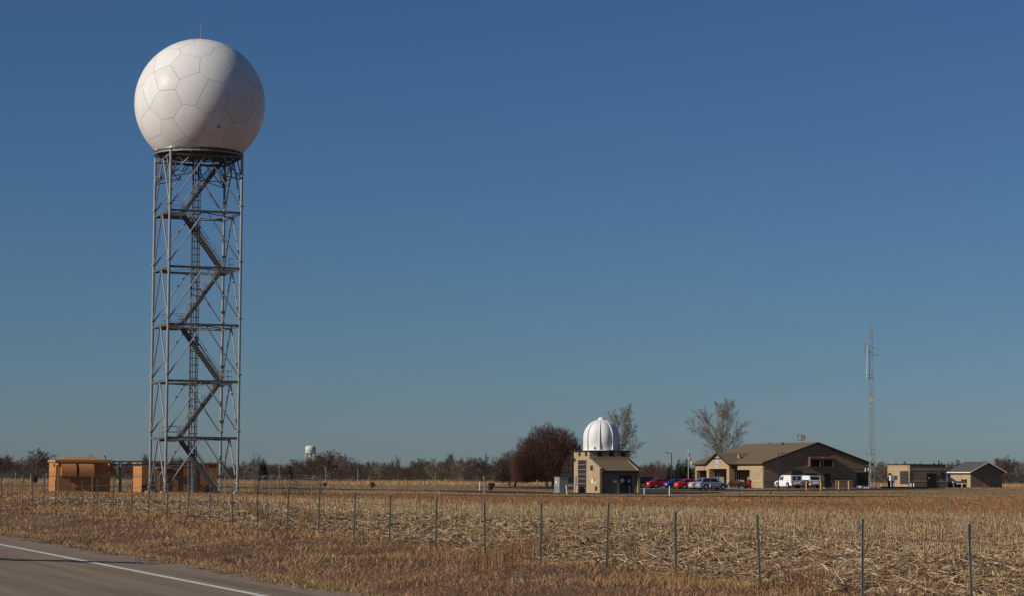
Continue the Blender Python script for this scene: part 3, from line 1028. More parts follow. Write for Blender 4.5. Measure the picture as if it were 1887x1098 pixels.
# gable front (faces the field)
MB().poly([(0, 0, -.6), (WO, 0, -.6), (WO, 0, EV), (WO / 2, 0, PK - .12), (0, 0, EV)], (0, .3, 0)).build('gable_wall', M['brown_block'], ob)
MB().poly([(0, LO, -.6), (WO, LO, -.6), (WO, LO, EV), (WO / 2, LO, PK - .12), (0, LO, EV)], (0, -.3, 0)).build('gable_wall', M['brown_block'], ob)
MB().b2(WO - .3, WO - .002, .302, LO - .302, -.6, EV).build('side_wall', M['block'], ob)
OV = .35
for sgn in (0, 1):
    xo, xm = (-OV, WO / 2) if sgn == 0 else (WO + OV, WO / 2)
    zo_ = EV - OV * (PK - EV) / (WO / 2) + .08
    MB().poly([(xo, -.30, zo_), (xm, -.30, PK), (xm, -.30, PK + .16), (xo, -.30, zo_ + .16)], (0, LO + .6, 0)).build('roof_slope', M['shingle'], ob)
    MB().poly([(xo, -.345, zo_ - .10), (xm, -.345, PK - .12), (xm, -.345, PK + .17), (xo, -.345, zo_ + .17)], (0, .043, 0)).build('barge_board', M['trim'], ob)
    MB().poly([(xo, LO + .345, zo_ - .10), (xm, LO + .345, PK - .12), (xm, LO + .345, PK + .17), (xo, LO + .345, zo_ + .17)], (0, -.043, 0)).build('barge_board', M['trim'], ob)
    MB().b2(xo - .02, xo + .02, -.3, LO + .3, zo_ - .14, zo_ + .02).build('gutter', M['trim'], ob)
for z in (1.02, 3.02):
    MB().b2(-.025, WO + .02, -.03, -.002, z, z + .22).build('stone_band', mat('brown_stone_band', (.24, .175, .115), .9, .12, 4), ob)
# long entrance side: piers, recessed walls, portico
def side_wall(y0, y1, x, z0, z1, m='block', name='side_wall'):
    return MB().b2(x, x + .3, y0, y1, z0, z1).build(name, M[m], ob)


side_wall(.302, 4.6, .0, -.6, EV - .10)
side_wall(4.602, 8.2, 1.9, -.6, EV - .10)
side_wall(4.602, 9.0, .003, 2.75, EV - .10, name='header_wall')
MB().b2(.302, 1.9, 4.3, 4.6, -.6, 2.9).build('return_wall', M['block'], ob)
for y0, y1 in ((.302, 4.6),):
    for z in (.98, 2.98):
        MB().b2(-.03, -.002, y0, y1, z, z + .2).build('stone_band', M['band'], ob)
MB().b2(1.868, 1.898, 4.602, 8.2, .98, 1.18).build('stone_band', M['band'], ob)
PY0, PY1, PX = 9.0, 17.0, -1.3
PM = (PY0 + PY1) / 2
PPK = 5.35
for y0, y1 in ((PY0, PY0 + .9), (PY1 - .9, PY1)):
    MB().b2(PX, PX + .9, y0, y1, -.6, 2.9).build('portico_pier', M['block'], ob)
    MB().b2(PX - .03, PX + .93, y0 - .03, y1 + .03, .98, 1.18).build('stone_band', M['band'], ob)
MB().poly([(PX, PY0, 2.902), (PX, PY1, 2.902), (PX, PY1, EV - .1), (PX, PM, PPK - .2), (PX, PY0, EV - .1)], (.3, 0, 0)).build('portico_gable', M['block'], ob)
MB().b2(PX - .03, PX - .002, PY0 + .05, PY1 - .05, 2.95, 3.15).build('stone_band', M['band'], ob)
MB().b2(PX - .05, PX - .002, PM - 1.5, PM + 1.5, 4.40, 4.56).build('vent_slot', M['trim'], ob)
em = MB().tube((PX - .04, PM + .3, 3.75), (PX - .002, PM + .3, 3.75), .52, n=20).build('round_emblem', M['white'], ob)
MB().tube((PX - .05, PM + .3, 3.75), (PX - .041, PM + .3, 3.75), .40, n=20).build('emblem_disc', M['sblue'], em)
MB().poly([(PX - .055, PM + .62, 3.70), (PX - .055, PM + .30, 3.82), (PX - .055, PM + .0, 3.62), (PX - .055, PM + .0, 3.74), (PX - .055, PM + .30, 3.95), (PX - .055, PM + .62, 3.82)], (.004, 0, 0)).build('emblem_wave', M['white'], em)
for sgn in (-1, 1):
    ye = PM + sgn * (PY1 - PY0) / 2 * 1.09; ze = EV - .22
    MB().poly([(PX - .3, ye, ze), (PX - .3, PM, PPK - .08), (PX - .3, PM, PPK + .08), (PX - .3, ye, ze + .16)], (6.4, 0, 0)).build('portico_roof', M['shingle'], ob)
    MB().poly([(PX - .34, ye, ze - .1), (PX - .34, PM, PPK - .17), (PX - .34, PM, PPK + .10), (PX - .34, ye, ze + .17)], (.038, 0, 0)).build('barge_board', M['trim'], ob)
side_wall(8.202, 18.0, 1.9, -.6, EV - .1, 'brown_block', 'entry_wall')
ed = MB().b2(1.84, 1.895, 11.2, 15.0, .05, 2.5).build('entrance_glazing', M['glass'], ob)
for k in range(6):
    y = 11.2 + k * .74
    MB().b2(1.79, 1.838, y, y + .10, .05, 2.5).build('mullion', M['alum'], ed)
side_wall(18.002, 23.4, 1.9, -.6, EV - .1, 'brown_block')
side_wall(17.002, 23.4, .003, 2.7, EV - .1, name='header_wall')
MB().b2(.0, .6, 23.402, LO - .302, -.6, EV - .1).build('corner_pier', M['block'], ob)
w_ = MB().b2(1.85, 1.896, 18.6, 21.6, .9, 2.3).build('window', M['glass'], ob)
for k in range(4):
    MB().b2(1.82, 1.849, 18.6 + k * .96, 18.72 + k * .96, .9, 2.3).build('mullion', M['alum'], w_)
# gable wall details
gw = MB().b2(4.8, 6.5, -.03, -.002, 1.62, 2.78).build('window', M['glass'], ob)
MB().b2(5.60, 5.68, -.05, -.031, 1.62, 2.78).build('mullion', M['trim'], gw)
MB().b2(4.72, 6.58, -.07, -.032, 1.50, 1.615).build('sill', M['band'], gw)
gw = MB().b2(7.0, 9.1, -.03, -.002, 1.6, 2.3).build('window', M['glass'], ob)
MB().b2(8.0, 8.08, -.05, -.031, 1.6, 2.3).build('mullion', M['trim'], gw)
MB().b2(10.3, 11.3, -.04, -.002, .02, 2.25).build('door', M['door'], ob)
MB().b2(15.9, 17.9, -.04, -.002, .02, 2.45).build('loading_door', M['door'], ob)
M['brown_hood'] = mat('brown_hood_paint', (.145, .075, .045), .7, .12, 4)
for x in (7.55, 9.75):
    hd = MB().poly([(x + .03, -.003, 4.80), (x + .03, -.72, 4.70), (x + .03, -.74, 4.40), (x + .03, -.71, 4.40), (x + .03, -.69, 4.66), (x + .03, -.003, 4.76)], (1.69, 0, 0)).build('hood', M['brown_hood'], ob)
    for xc in (x - .01, x + 1.73):
        MB().poly([(xc, -.004, 4.86), (xc, -.60, 4.79), (xc, -.75, 4.60), (xc, -.75, 3.35), (xc, -.004, 3.30)], (.035, 0, 0)).build('cheek', M['brown_hood'], hd)
    MB().b2(x + .05, x + 1.70, -.06, -.003, 3.35, 4.7).build('louvre', M['trim'], ob)
MB().b2(11.3, 14.2, -1.9, -1.7, -.4, 1.15).build('screen_wall', M['brown_block'], ob)
MB().b2(11.25, 14.25, -1.93, -1.67, 1.153, 1.24).build('screen_coping', M['band'], ob)
MB().b2(8.8, 15.2, -3.6, -2.2, -.4, .13).build('kerb_ramp', M['concrete'], ob)
MB().b2(15.2, 16.9, -2.6, -1.3, -.4, .42).build('concrete_step', M['concrete'], ob)
MB().tube((1.8 + WO / 2 - 3, 9, PK - .5), (1.8 + WO / 2 - 3, 9, PK + .25), .12, n=8).tube((WO / 2 - .4, 15, PK - .2), (WO / 2 - .4, 15, PK + .35), .08, n=8).build('roof_vent', M['trim'], ob)
MB().b2(1.2, 1.55, 10.7, 11.1, EV + .4, EV + 1.35).b2(1.14, 1.61, 10.64, 11.16, EV + 1.352, EV + 1.42).build('chimney', M['band'], ob)
dp = MB()
for x in (17.4, 17.9): dp.tube((x, -.08, 2.6), (x, -.08, 3.1), .1, n=6)
dp.build('wall_lamp', M['alum'], ob)

# low hedge and red bin beside the entrance
def leafy(name, label, cat, loc, rx, ry, h, n, material, stem, seed, size=.10, group=None, flat=.5):
    r = np.random.default_rng(seed)
    t = thing(name, label, cat, loc, group=group)
    d = r.normal(size=(n, 3)); d /= np.linalg.norm(d, axis=1, keepdims=True)
    q = r.random(n) ** (1 / 2.4)
    nl = 9
    lc = r.normal(size=(nl, 3)); lc /= np.linalg.norm(lc, axis=1, keepdims=True); lc *= r.uniform(.25, .72, (nl, 1))
    lr = r.uniform(.26, .52, nl)
    li = r.integers(0, nl, n)
    P = (lc[li] + d * (q * lr[li])[:, None]) * np.array([rx, ry, h / 2]) + np.array([0, 0, h * .5])
    P[:, 2] = np.maximum(P[:, 2], .03)
    a = r.normal(size=(n, 3)) * size; c = r.normal(size=(n, 3)) * size * flat
    V = np.stack([P - a, P + c, P + a], 1).reshape(-1, 3)
    Fq = np.arange(3 * n).reshape(-1, 3)
    np_mesh('foliage', V, Fq, material, parent=t)
    sg = MB()
    for k in range(7):
        q_ = 6.28 * k / 7
        sg.tube((0, 0, -.15), (rx * .6 * math.cos(q_), ry * .6 * math.sin(q_), h * .75), .03, .01, n=4)
    sg.build('stem', stem, t)
    return t


g = Vector((po_.x - 1.6, po_.y + 5.5, gh(po_.x - 1.6, po_.y + 5.5)))
leafy('hedge', 'low brown hedge by the recessed wall right of the office portico', 'hedge', g, .9, 3.2, 1.3, 2600, M['twig_red'], M['bark'], 3)
g = ground_at(1373, 336)
leafy('hedge', 'small round brown shrub on the lawn before the office wall', 'shrub', g, .9, .9, 1.1, 1200, M['twig'], M['bark'], 4)
g = ground_at(1380.5, 342)
bn = thing('red_bin', 'small dark red bin standing beside the office hedge', 'bin', g)
MB().lathe([(.30, 0), (.36, 1.0), (.38, 1.0), (.38, 1.06)], 12).build('body', M['darkred'], bn)
MB().lathe([(.38, 1.06), (.30, 1.2), (.1, 1.26)], 12).build('lid', M['trim'], bn)

# ------------------------------------------------------------------ small flat block building and garage
pf = at(1677.5, 898.5, 352.0)
fz = gh(pf.x + 3, pf.y + 3)
fb = thing('flat_roofed_block_building', 'small flat-roofed tan block building right of the lattice mast', 'building', (pf.x, pf.y, fz))
WF, DF, HF = 6.25, 6.8, 3.55
MB().b2(0, WF, 0, DF, -.6, HF).build('wall', M['block'], fb)
MB().b2(.0, WF, -.012, -.001, -.5, HF - .01).build('front_face', M['brown_block'], fb)
MB().b2(-.08, WF + .08, -.08, DF + .08, HF + .003, HF + .13).build('roof_edge', M['trim'], fb)
for z in (1.0, 2.75):
    MB().b2(-.03, WF + .03, -.045, DF + .03, z, z + .18).build('stone_band', M['band'], fb)
lv = MB().b2(-.05, .02, .55, 2.95, .62, 2.6).build('louvre', M['door'], fb)
ls = MB()
for k in range(9): ls.b2(-.075, -.052, .55, 2.95, .70 + k * .21, .75 + k * .21)
for k in range(9): ls.b2(-.072, -.052, .6 + k * .28, .63 + k * .28, .62, 2.6)
ls.build('louvre_bars', M['galv_dark'], lv)
MB().b2(-.06, .02, DF - 1.25, DF - .3, .05, 2.3).build('door', M['door'], fb)
d_ = MB().b2(2.85, 4.45, -.09, -.046, .03, 2.27).build('double_door', M['door'], fb)
MB().b2(3.16, 3.32, -.11, -.091, 1.45, 1.70).build('notice', M['alum'], d_)
MB().tube((5.35, .55, HF), (5.35, .55, HF + .75), .09, n=8).tube((5.35, -.28, 2.35), (5.35, -.28, HF + .5), .10, n=8).build('exhaust_stack', M['trim'], fb)
MB().b2(5.0, 5.75, -.55, -.05, 1.95, 2.45).build('muffler', M['trim'], fb)
MB().b2(3.5, 3.8, -.35, -.09, 2.48, 2.62).build('wall_lamp', M['trim'], fb)

pg = at(1789, 897, 412.0)
gz = gh(pg.x + 3, pg.y + 3)
ga = thing('garage', 'small grey-roofed garage with an orange door at the right edge', 'garage', (pg.x, pg.y, gz))
WG, DG, EG, PG = 6.5, 6.8, 2.9, 4.5
M['taupe'] = mat('taupe_siding', (.21, .17, .125), .85, .1, 3)
MB().poly([(0, .0, -.6), (WG, 0, -.6), (WG, 0, EG), (WG / 2, 0, PG - .1), (0, 0, EG)], (0, .2, 0)).build('gable_wall', M['taupe'], ga)
MB().poly([(0, DG, -.6), (WG, DG, -.6), (WG, DG, EG), (WG / 2, DG, PG - .1), (0, DG, EG)], (0, -.2, 0)).build('gable_wall', M['taupe'], ga)
MB().b2(.0, .2, .202, DG - .202, -.6, EG).build('side_wall', M['block'], ga)
MB().b2(WG - .2, WG, .202, DG - .202, -.6, EG).build('side_wall', M['taupe'], ga)
for sgn in (0, 1):
    xo, xm = (-.55, WG / 2) if sgn == 0 else (WG + .55, WG / 2)
    zo_ = EG - .55 * (PG - EG) / (WG / 2) + .05
    MB().poly([(xo, -.75, zo_), (xm, -.75, PG), (xm, -.75, PG + .12), (xo, -.75, zo_ + .12)], (0, DG + 1.05, 0)).build('roof_slope', M['grey_shingle'], ga)
    MB().poly([(xo, -.79, zo_ - .1), (xm, -.79, PG - .1), (xm, -.79, PG + .13), (xo, -.79, zo_ + .13)], (0, .038, 0)).build('barge_board', M['white'], ga)
    MB().b2(xo - .05, xo + .01, -.75, DG + .3, zo_ - .10, zo_ + .06).build('gutter', M['white'], ga)
od = MB().b2(2.75, 3.85, -.05, -.002, .03, 2.15).build('door', M['orange_door'], ga)
MB().b2(3.62, 3.70, -.10, -.051, 1.0, 1.12).build('handle', M['alum'], od)

# cart and tarped load beside the garage
g = ground_at(1766, 398)
ct = thing('utility_trailer', 'grey flatbed utility trailer parked against the garage wall', 'trailer', g)
MB().b2(-1.4, 1.3, -.7, .7, .75, 1.12).build('bed', M['grey'], ct)
MB().b2(1.0, 1.3, -.7, .7, 1.12, 1.45).build('end_gate', M['door'], ct)
for x in (-.9, .7):
    for y in (-.75, .75):
        MB().tube((x, y - .09, .33), (x, y + .09, .33), .34, n=14).build('wheel', M['black'], ct)
MB().tube((-1.3, 0, .7), (-2.6, 0, .5), .05, n=6).build('tow_bar', M['trim'], ct)
for x in (-1.3, 1.2):
    MB().b2(x - .06, x + .06, -.68, -.56, -.1, .74).build('leg', M['galv'], ct)
g = ground_at(1751, 398)
tb = thing('covered_machine', 'dark machine under a blue tarp between block building and garage', 'machine', g)
MB().b2(-.9, .8, -.7, .7, .25, 1.15).build('body', M['door'], tb)
MB().add([(-1, -.8, 1.0), (.9, -.8, 1.05), (.9, .8, 1.0), (-1, .8, 1.05), (-.6, -.4, 1.75), (.3, -.35, 1.62), (.35, .4, 1.7), (-.55, .4, 1.6)],
         [(0, 1, 5, 4), (1, 2, 6, 5), (2, 3, 7, 6), (3, 0, 4, 7), (4, 5, 6, 7)]).build('tarp', M['tarp'], tb)
for x in (-.6, .5):
    for y in (-.65, .65):
        MB().tube((x, y - .1, .3), (x, y + .1, .3), .31, n=12).build('wheel', M['black'], tb)
# instrument pedestal, white pipes, dark retaining edge near the flat building
g = ground_at(1644, 343)
pdn = thing('instrument_pedestal', 'pale instrument box on a metal stand before the block building', 'instrument', g)
MB().b2(-.35, .30, -.2, .25, 1.15, 1.95).build('box', M['alum'], pdn)
MB().b2(.31, .75, -.2, .2, 1.25, 1.9).build('side_box', M['grey'], pdn)
for x in (-.2, .25):
    MB().tube((x, 0, -.2), (x, 0, 1.15), .06, n=6).build('leg', M['alum'], pdn)
MB().bar((-.5, -.3, .02), (.4, -.3, 1.1), .04, .04).bar((-.25, 0, .5), (.3, 0, .5), .04, .04).build('brace', M['galv'], pdn)
for k, u in enumerate((1679, 1684)):
    g = ground_at(u, 346)
    t = thing('vent_pipe', ('left' if k == 0 else 'right') + ' of two short white pipes before the block building', 'pipe', g, group='white pipes')
    MB().tube((0, 0, -.2), (0, 0, .62), .085, n=10).build('pipe', M['white'], t)
    MB().lathe([(.11, .60), (.11, .70), (.06, .77)], 10).build('cap', M['white'], t)
g0 = ground_at(1622, 340); g1 = ground_at(1711, 346)
kb = tag(MB().bar(Vector((0, 0, .12)), Vector((g1.x - g0.x, g1.y - g0.y, g1.z - g0.z + .1)), .30, .36).build('timber_edging', M['deck'], None, g0),
         'long low dark timber edging on the lawn before the block building', 'edging')

# ------------------------------------------------------------------ lattice mast
ms = thing('lattice_mast', 'slender lattice radio mast with side antennas near the office gable', 'mast', (0, 0, 0))
pm_ = at(1606.5, 897, 349)
ms.location = (pm_.x, pm_.y, gh(pm_.x, pm_.y))
HM = 24.3


def mw(z):
    return .62 if z < 0.01 else (.62 - .20 * min(1, z / 4.2) - .16 * max(0, (z - 4.2) / (HM - 4.2)))


tri = [R(90 + 20), R(210 + 20), R(330 + 20)]
for q in tri:
    zsn = [-.3, 4.2, 12, HM]
    l = MB()
    for a, b_ in zip(zsn[:-1], zsn[1:]):
        l.tube((mw(a) * math.cos(q), mw(a) * math.sin(q), a), (mw(b_) * math.cos(q), mw(b_) * math.sin(q), b_), .045 if a < 4 else .035, n=5)
    l.build('leg', M['galv'], ms)
for k in range(3):
    qa, qb = tri[k], tri[(k + 1) % 3]
    z = 0; br = MB(); i = 0
    while z < HM - .5:
        st = 1.9 if z < 4 else .62
        z2 = min(HM, z + st)
        pa = (mw(z) * math.cos(qa), mw(z) * math.sin(qa), z); pb2 = (mw(z2) * math.cos(qb), mw(z2) * math.sin(qb), z2)
        pc = (mw(z) * math.cos(qb), mw(z) * math.sin(qb), z); pd = (mw(z2) * math.cos(qa), mw(z2) * math.sin(qa), z2)
        if z < 4:
            br.tube(pa, pb2, .028, n=4).tube(pc, pd, .028, n=4).tube(pd, pb2, .028, n=4)
        else:
            if i % 2: br.tube(pa, pb2, .018, n=3)
            else: br.tube(pc, pd, .018, n=3)
        z = z2; i += 1
    br.build('lacing', M['galv'], ms)
MB().tube((0, 0, HM - .5), (0, 0, HM + 1.3), .03, .015, n=5).build('top_whip', M['galv'], ms)
cam_r = Vector((math.cos(PHI), -math.sin(PHI), 0))
ar = MB()
for z in (21.2, 20.1): ar.tube(cam_r * .2 + Vector((0, 0, z)), cam_r * 1.15 + Vector((0, 0, z)), .035, n=5)
ar.build('side_arm', M['galv_dark'], ms)
MB().tube(cam_r * 1.12 + Vector((0, 0, 20.0)), cam_r * 1.12 + Vector((0, 0, 22.9)), .03, .02, n=5).build('whip_antenna', M['galv'], ms)
MB().tube(cam_r * -.62 + Vector((0, 0, 16.6)), cam_r * -.55 + Vector((0, 0, 21.6)), .05, n=6).build('whip_antenna', M['alum'], ms)
ar = MB()
for z in (16.7, 17.1, 20.6): ar.tube(cam_r * -.6 + Vector((0, 0, z)), cam_r * .3 + Vector((0, 0, z)), .035, n=5)
ar.build('side_arm', M['galv_dark'], ms)
MB().tube(cam_r * -.85 + Vector((0, 0, 20.2)), cam_r * -.85 + Vector((0, 0, 22.0)), .05, n=6).build('dipole_antenna', M['galv_dark'], ms)
vc = (-Vector((pm_.x, pm_.y, 0))).normalized()
MB().tube(vc * .45 + Vector((0, 0, 13.3)), vc * .62 + Vector((0, 0, 13.3)), .10, .33, n=14).build('dish', M['band'], ms)
for z in (5.2, 3.4):
    MB().tube(cam_r * -.9 + Vector((0, 0, z)), cam_r * .5 + Vector((0, 0, z)), .035, n=5).build('side_arm', M['galv'], ms)
MB().b2(-.9, .9, -.9, .9, -.4, .12).build('footing', M['concrete'], ms)

# ------------------------------------------------------------------ poles, flag, markers, bollards
def light_pole(u, d, h, label, side):
    g = ground_at(u, d)
    t = thing('light_pole', label, 'light pole', g, group='parking lot light poles')
    MB().tube((0, 0, .5), (0, 0, h), .085, .06, n=8).build('pole', M['trim'], t)
    MB().tube((0, 0, -.3), (0, 0, .52), .16, n=10).build('base', M['trim'], t)
    a = cam_r * side
    MB().bar(Vector((0, 0, h - .05)), a * .45 + Vector((0, 0, h - .05)), .05, .06).build('arm', M['trim'], t)
    MB().bar(a * .4 + Vector((0, 0, h - .03)), a * .95 + Vector((0, 0, h)), .30, .12).build('lamp_head', M['trim'], t)


light_pole(1237.5, 352, 5.35, 'dark light pole beside the flag at the parked cars', -1)
light_pole(1434.5, 331, 5.2, 'thin light pole standing in front of the office gable roof', 1)
g = ground_at(1268.5, 366)
fp = thing('flagpole', 'slim flagpole behind the bright red car', 'flagpole', g)
MB().tube((0, 0, -.2), (0, 0, 5.7), .05, .03, n=6).build('pole', M['alum'], fp)
MB().lathe([(.02, 5.68), (.08, 5.74), (.08, 5.80), (.02, 5.86)], 8).build('finial', M['syel'], fp)
fl_ = MB()
nc, nr = 13, 8
for i in range(nc + 1):
    for j in range(nr + 1):
        a = i / nc; b_ = j / nr
        # limp: drops along the fly
        q = cam_r * (.06 + .42 * b_ + .05 * math.sin(a * 7 + b_ * 5)) + Vector((0, .08 * math.sin(b_ * 9 + a * 3), 5.5 - 1.05 * a - 1.15 * b_ ** 1.2))
        fl_.v.append(q)
for i in range(nc):
    for j in range(nr):
        k = i * (nr + 1) + j
        fl_.f.append([k, k + 1, k + nr + 2, k + nr + 1]); fl_.mi.append(2 if (i < 7 and j < 3) else (i % 2))
tag(fl_.build('flag', [M['fred'], M['fwhite'], M['fblue']], None, g), 'limp striped flag with blue canton hanging from its pole', 'flag')

mk = [(884, 887, 902, 300, 0, 'white marker post beyond the driveway near the dark shrub'),
      (892, 896, 912, 262, 0, 'white marker post on the grass left of the dark shrub'),
      (1045.5, 902, 918, 250, -.13, 'tilted white marker post in front of the grey cabinet'),
      (1187, 900, 910, 275, .03, 'short white marker post right of the domed building'),
      (1233.4, 905, 920, 246, .03, 'white marker post below the blue car'),
      (1362.6, 906, 920, 240, 0, 'white marker post below the office portico')]
for u, v0, v1, d, tl, lb in mk:
    g = ground_at(u, d)
    h = (v1 - v0) * d / F_PX + .1
    t = thing('marker_post', lb, 'marker post', g, group='white marker posts')
    MB().tube((0, 0, -.2), cam_r * (tl * h) + Vector((0, 0, h)), .055, n=8).build('post', M['white'], t)
    MB().tube(cam_r * (tl * h) + Vector((0, 0, h)), cam_r * (tl * h) + Vector((0, 0, h + .05)), .05, .01, n=8).build('cap', M['white'], t)
for u, d, h, lb in ((891.5, 261, 1.95, 'thin pole with a yellow top behind a white marker post'), (990, 300, 1.5, 'thin pole with a yellow top before the big round tree'),
                    (1308.5, 252, 1.25, 'thin grey pole on the grass below the silver crossover')):
    g = ground_at(u, d)
    t = thing('thin_pole', lb, 'pole', g)
    MB().tube((0, 0, -.2), (0, 0, h), .022, n=5).build('pole', M['galv'], t)
    MB().tube((0, 0, h - .3), (0, 0, h + .02), .05, n=6).build('tip', M['syel'] if 'yellow' in lb else M['alum'], t)
bl = [(1486, 320, 'yellow bollard behind the rear of the left white pickup'), (1512.5, 322, 'yellow bollard right of the right white pickup'),
      (1545.5, 325, 'yellow bollard in front of the low screen wall'), (1564, 325, 'rightmost of the four yellow bollards')]
for u, d, lb in bl:
    g = ground_at(u, d)
    t = thing('bollard', lb, 'bollard', g, group='yellow bollards')
    MB().tube((0, 0, -.2), (0, 0, 1.18), .095, n=12).build('post', M['yellow'], t)
    MB().lathe([(.095, 1.18), (.08, 1.23), (.03, 1.26)], 12).build('cap', M['yellow'], t)
# guide-wire anchor post in the grass on the right
g = ground_at(1745, 168)
t = thing('brace_post', 'grey braced fence post in the far grass on the right', 'post', g)
MB().tube((0, 0, -.2), (0, 0, 1.0), .04, n=6).build('post', M['post'], t)
MB().tube((0, 0, .8), cam_r * .7 + Vector((0, 0, 0)), .03, n=5).tube((0, 0, .8), cam_r * -.7 + Vector((0, 0, 0)), .025, n=5).build('brace', M['post'], t)
for u, d, h, w_ in ((1794, 172, 1.2, 'left of two below the garage'), (1842, 178, 1.3, 'right of two below the garage'), (1160, 235, 1.1, 'before the domed building'),
                    (855, 235, 1.2, 'left of the white marker posts'), (795, 240, 1.0, 'farthest left of the marker posts')):
    g = ground_at(u, d)
    t = thing('stake', 'thin dark stake beyond the corn field, ' + w_, 'stake', g, group='thin stakes beyond the field')
    MB().tube((0, 0, -.2), (0, 0, h), .02, n=4).build('shaft', M['post'], t)
# stone / drain mound on lawn
g = ground_at(1417, 285)
r = np.random.default_rng(5)
mb = MB().lathe([(.50, -.2), (.48, .03), (.36, .16), (.17, .24), (.04, .26)], 12)
mb.v = [(x * (1 + .2 * math.sin(3 * y)), y * .7, z * (1 + .15 * math.sin(5 * x))) for x, y, z in mb.v]
tag(mb.build('boulder', M['bark'], None, g, smooth=True), 'low dark boulder on the lawn below the office corner', 'boulder')

# ------------------------------------------------------------------ vehicles
def quad_in(q, a0, a1, b0, b1, off):
    """sub-rectangle of quad q (4 corners, ccw), pushed out by off"""
    q = [Vector(p) for p in q]
    n = (q[1] - q[0]).cross(q[3] - q[0]).normalized()

    def P(a, b_): return (q[0] * (1 - a) + q[1] * a) * (1 - b_) + (q[3] * (1 - a) + q[2] * a) * b_ + n * off
    return [P(a0, b0), P(a1, b0), P(a1, b1), P(a0, b1)]


def vehicle(name, label, cat, loc, rz, paint, L, Wd, stations, cab, wheels, wr=.33, group=None, rear_windows=None, extra=None):
    """stations: (x from rear, z_top) of the lower body; cab: (xr0, xr1, xf1, xf0, z_belt, z_roof)"""
    t = thing(name, label, cat, loc, rz, group)
    mb = MB(); hw = Wd / 2
    zb = .22
    secs = []
    for i, (x, zt) in enumerate(stations):
        e = min(x, L - x)
        w = hw * (.86 + .14 * min(1, e / .5))
        secs.append([(x, -w * .93, zb + (.12 if e < .1 else 0)), (x, -w, .48), (x, -w * .985, zt - .10), (x, -w * .90, zt), (x, w * .90, zt), (x, w * .985, zt - .10), (x, w, .48), (x, w * .93, zb + (.12 if e < .1 else 0))])
    for sct in secs: mb.v += sct
    n = 8
    for i in range(len(secs) - 1):
        for k in range(n):
            mb.f.append([i * n + k, i * n + (k + 1) % n, (i + 1) * n + (k + 1) % n, (i + 1) * n + k])
    mb.f.append(list(range(n))); mb.f.append(list(range((len(secs) - 1) * n + n - 1, (len(secs) - 1) * n - 1, -1)))
    mb.mi = [0] * len(mb.f)
    body = mb.build('body', paint, t, smooth=False)
    for cb in cab:
        xr0, xr1, xf1, xf0, z0, z1_, wins = cb
        wb, wt = hw * .93, hw * .76
        B = [Vector((xr0, -wb, z0)), Vector((xf0, -wb, z0)), Vector((xf0, wb, z0)), Vector((xr0, wb, z0))]
        T = [Vector((xr1, -wt, z1_)), Vector((xf1, -wt, z1_)), Vector((xf1, wt, z1_)), Vector((xr1, wt, z1_))]
        mid = [Vector((p.x * .5 + (xr1 + xf1) / 4, p.y * .82, z1_ + .05)) for p in T]
        cm = MB(); cm.v = B + T + mid
        cm.f = [[0, 1, 5, 4], [1, 2, 6, 5], [2, 3, 7, 6], [3, 0, 4, 7], [4, 5, 9, 8], [5, 6, 10, 9], [6, 7, 11, 10], [7, 4, 8, 11], [8, 9, 10, 11]]
        cm.mi = [0] * 9
        cb_o = cm.build('cabin', paint, t)
        qs = dict(right=[B[0], B[1], T[1], T[0]], front=[B[1], B[2], T[2], T[1]], left=[B[2], B[3], T[3], T[2]], rear=[B[3], B[0], T[0], T[3]])
        for face, a0, a1, b0, b1 in wins:
            q = quad_in(qs[face], a0, a1, b0, b1, .008)
            MB().add(q, [(0, 1, 2, 3)]).build('window', M['glass'], cb_o)
    for x in wheels:
        for sd in (-1, 1):
            y = sd * (hw - .10)
            MB().tube((x, y - sd * .02, wr + .03), (x, sd * (hw + .004), wr + .03), wr + .075, n=18).build('wheel_arch', M['black'], t)
            w_ = MB().tube((x, y - .11, wr), (x, y + .12 * sd + (.0 if sd > 0 else 0), wr), wr, n=18).build('wheel', M['black'], t)
            MB().tube((x, sd * (hw + .02), wr), (x, sd * (hw + .032), wr), wr * .62, n=14).build('rim', M['rim'], w_)
    zl = stations[1][1] - .28
    for sd in (-1, 1):
        MB().b2(-.015, .12, sd * hw * .62, sd * hw * .93, zl, zl + .17).build('tail_lamp', M['tail'], t)
        MB().b2(L - .14, L + .012, sd * hw * .58, sd * hw * .90, zl - .06, zl + .10).build('headlight', M['alum'], t)
    MB().b2(-.03, .10, -hw * .85, hw * .85, .36, .50).build('rear_bumper', M['trim'] if cat != 'car' else paint, t)
    MB().b2(-.022, .02, -.26, .26, .58, .70).build('number_plate', M['white'], t)
    if extra: extra(t, hw, L)
    return t


sed_w = [('right', .08, .46, .12, .86), ('right', .50, .92, .12, .86), ('left', .08, .46, .12, .86), ('left', .50, .92, .12, .86), ('front', .06, .94, .08, .92), ('rear', .08, .92, .12, .9)]
SED = dict(L=4.55, Wd=1.78, stations=[(0, .80), (.12, .98), (.9, 1.00), (1.4, .98), (3.0, .96), (3.6, .92), (4.3, .78), (4.55, .62)], cab=[(.55, 1.25, 2.55, 3.35, .94, 1.40, sed_w)], wheels=(.95, 3.65), wr=.32)
SUV = dict(L=4.45, Wd=1.84, stations=[(0, .85), (.1, 1.05), (.9, 1.06), (1.4, 1.05), (2.9, 1.04), (3.4, 1.02), (4.2, .90), (4.45, .7)], cab=[(.05, .50, 2.50, 3.30, 1.02, 1.62, sed_w)], wheels=(.85, 3.55), wr=.36)


def car_at(name, u, d, spec, paint, label):
    g = ground_at(u, d)
    return vehicle(name, label, 'car', (g.x, g.y, g.z + .06), R(random.uniform(-2, 2)), paint, group='cars in the parking row', **spec)


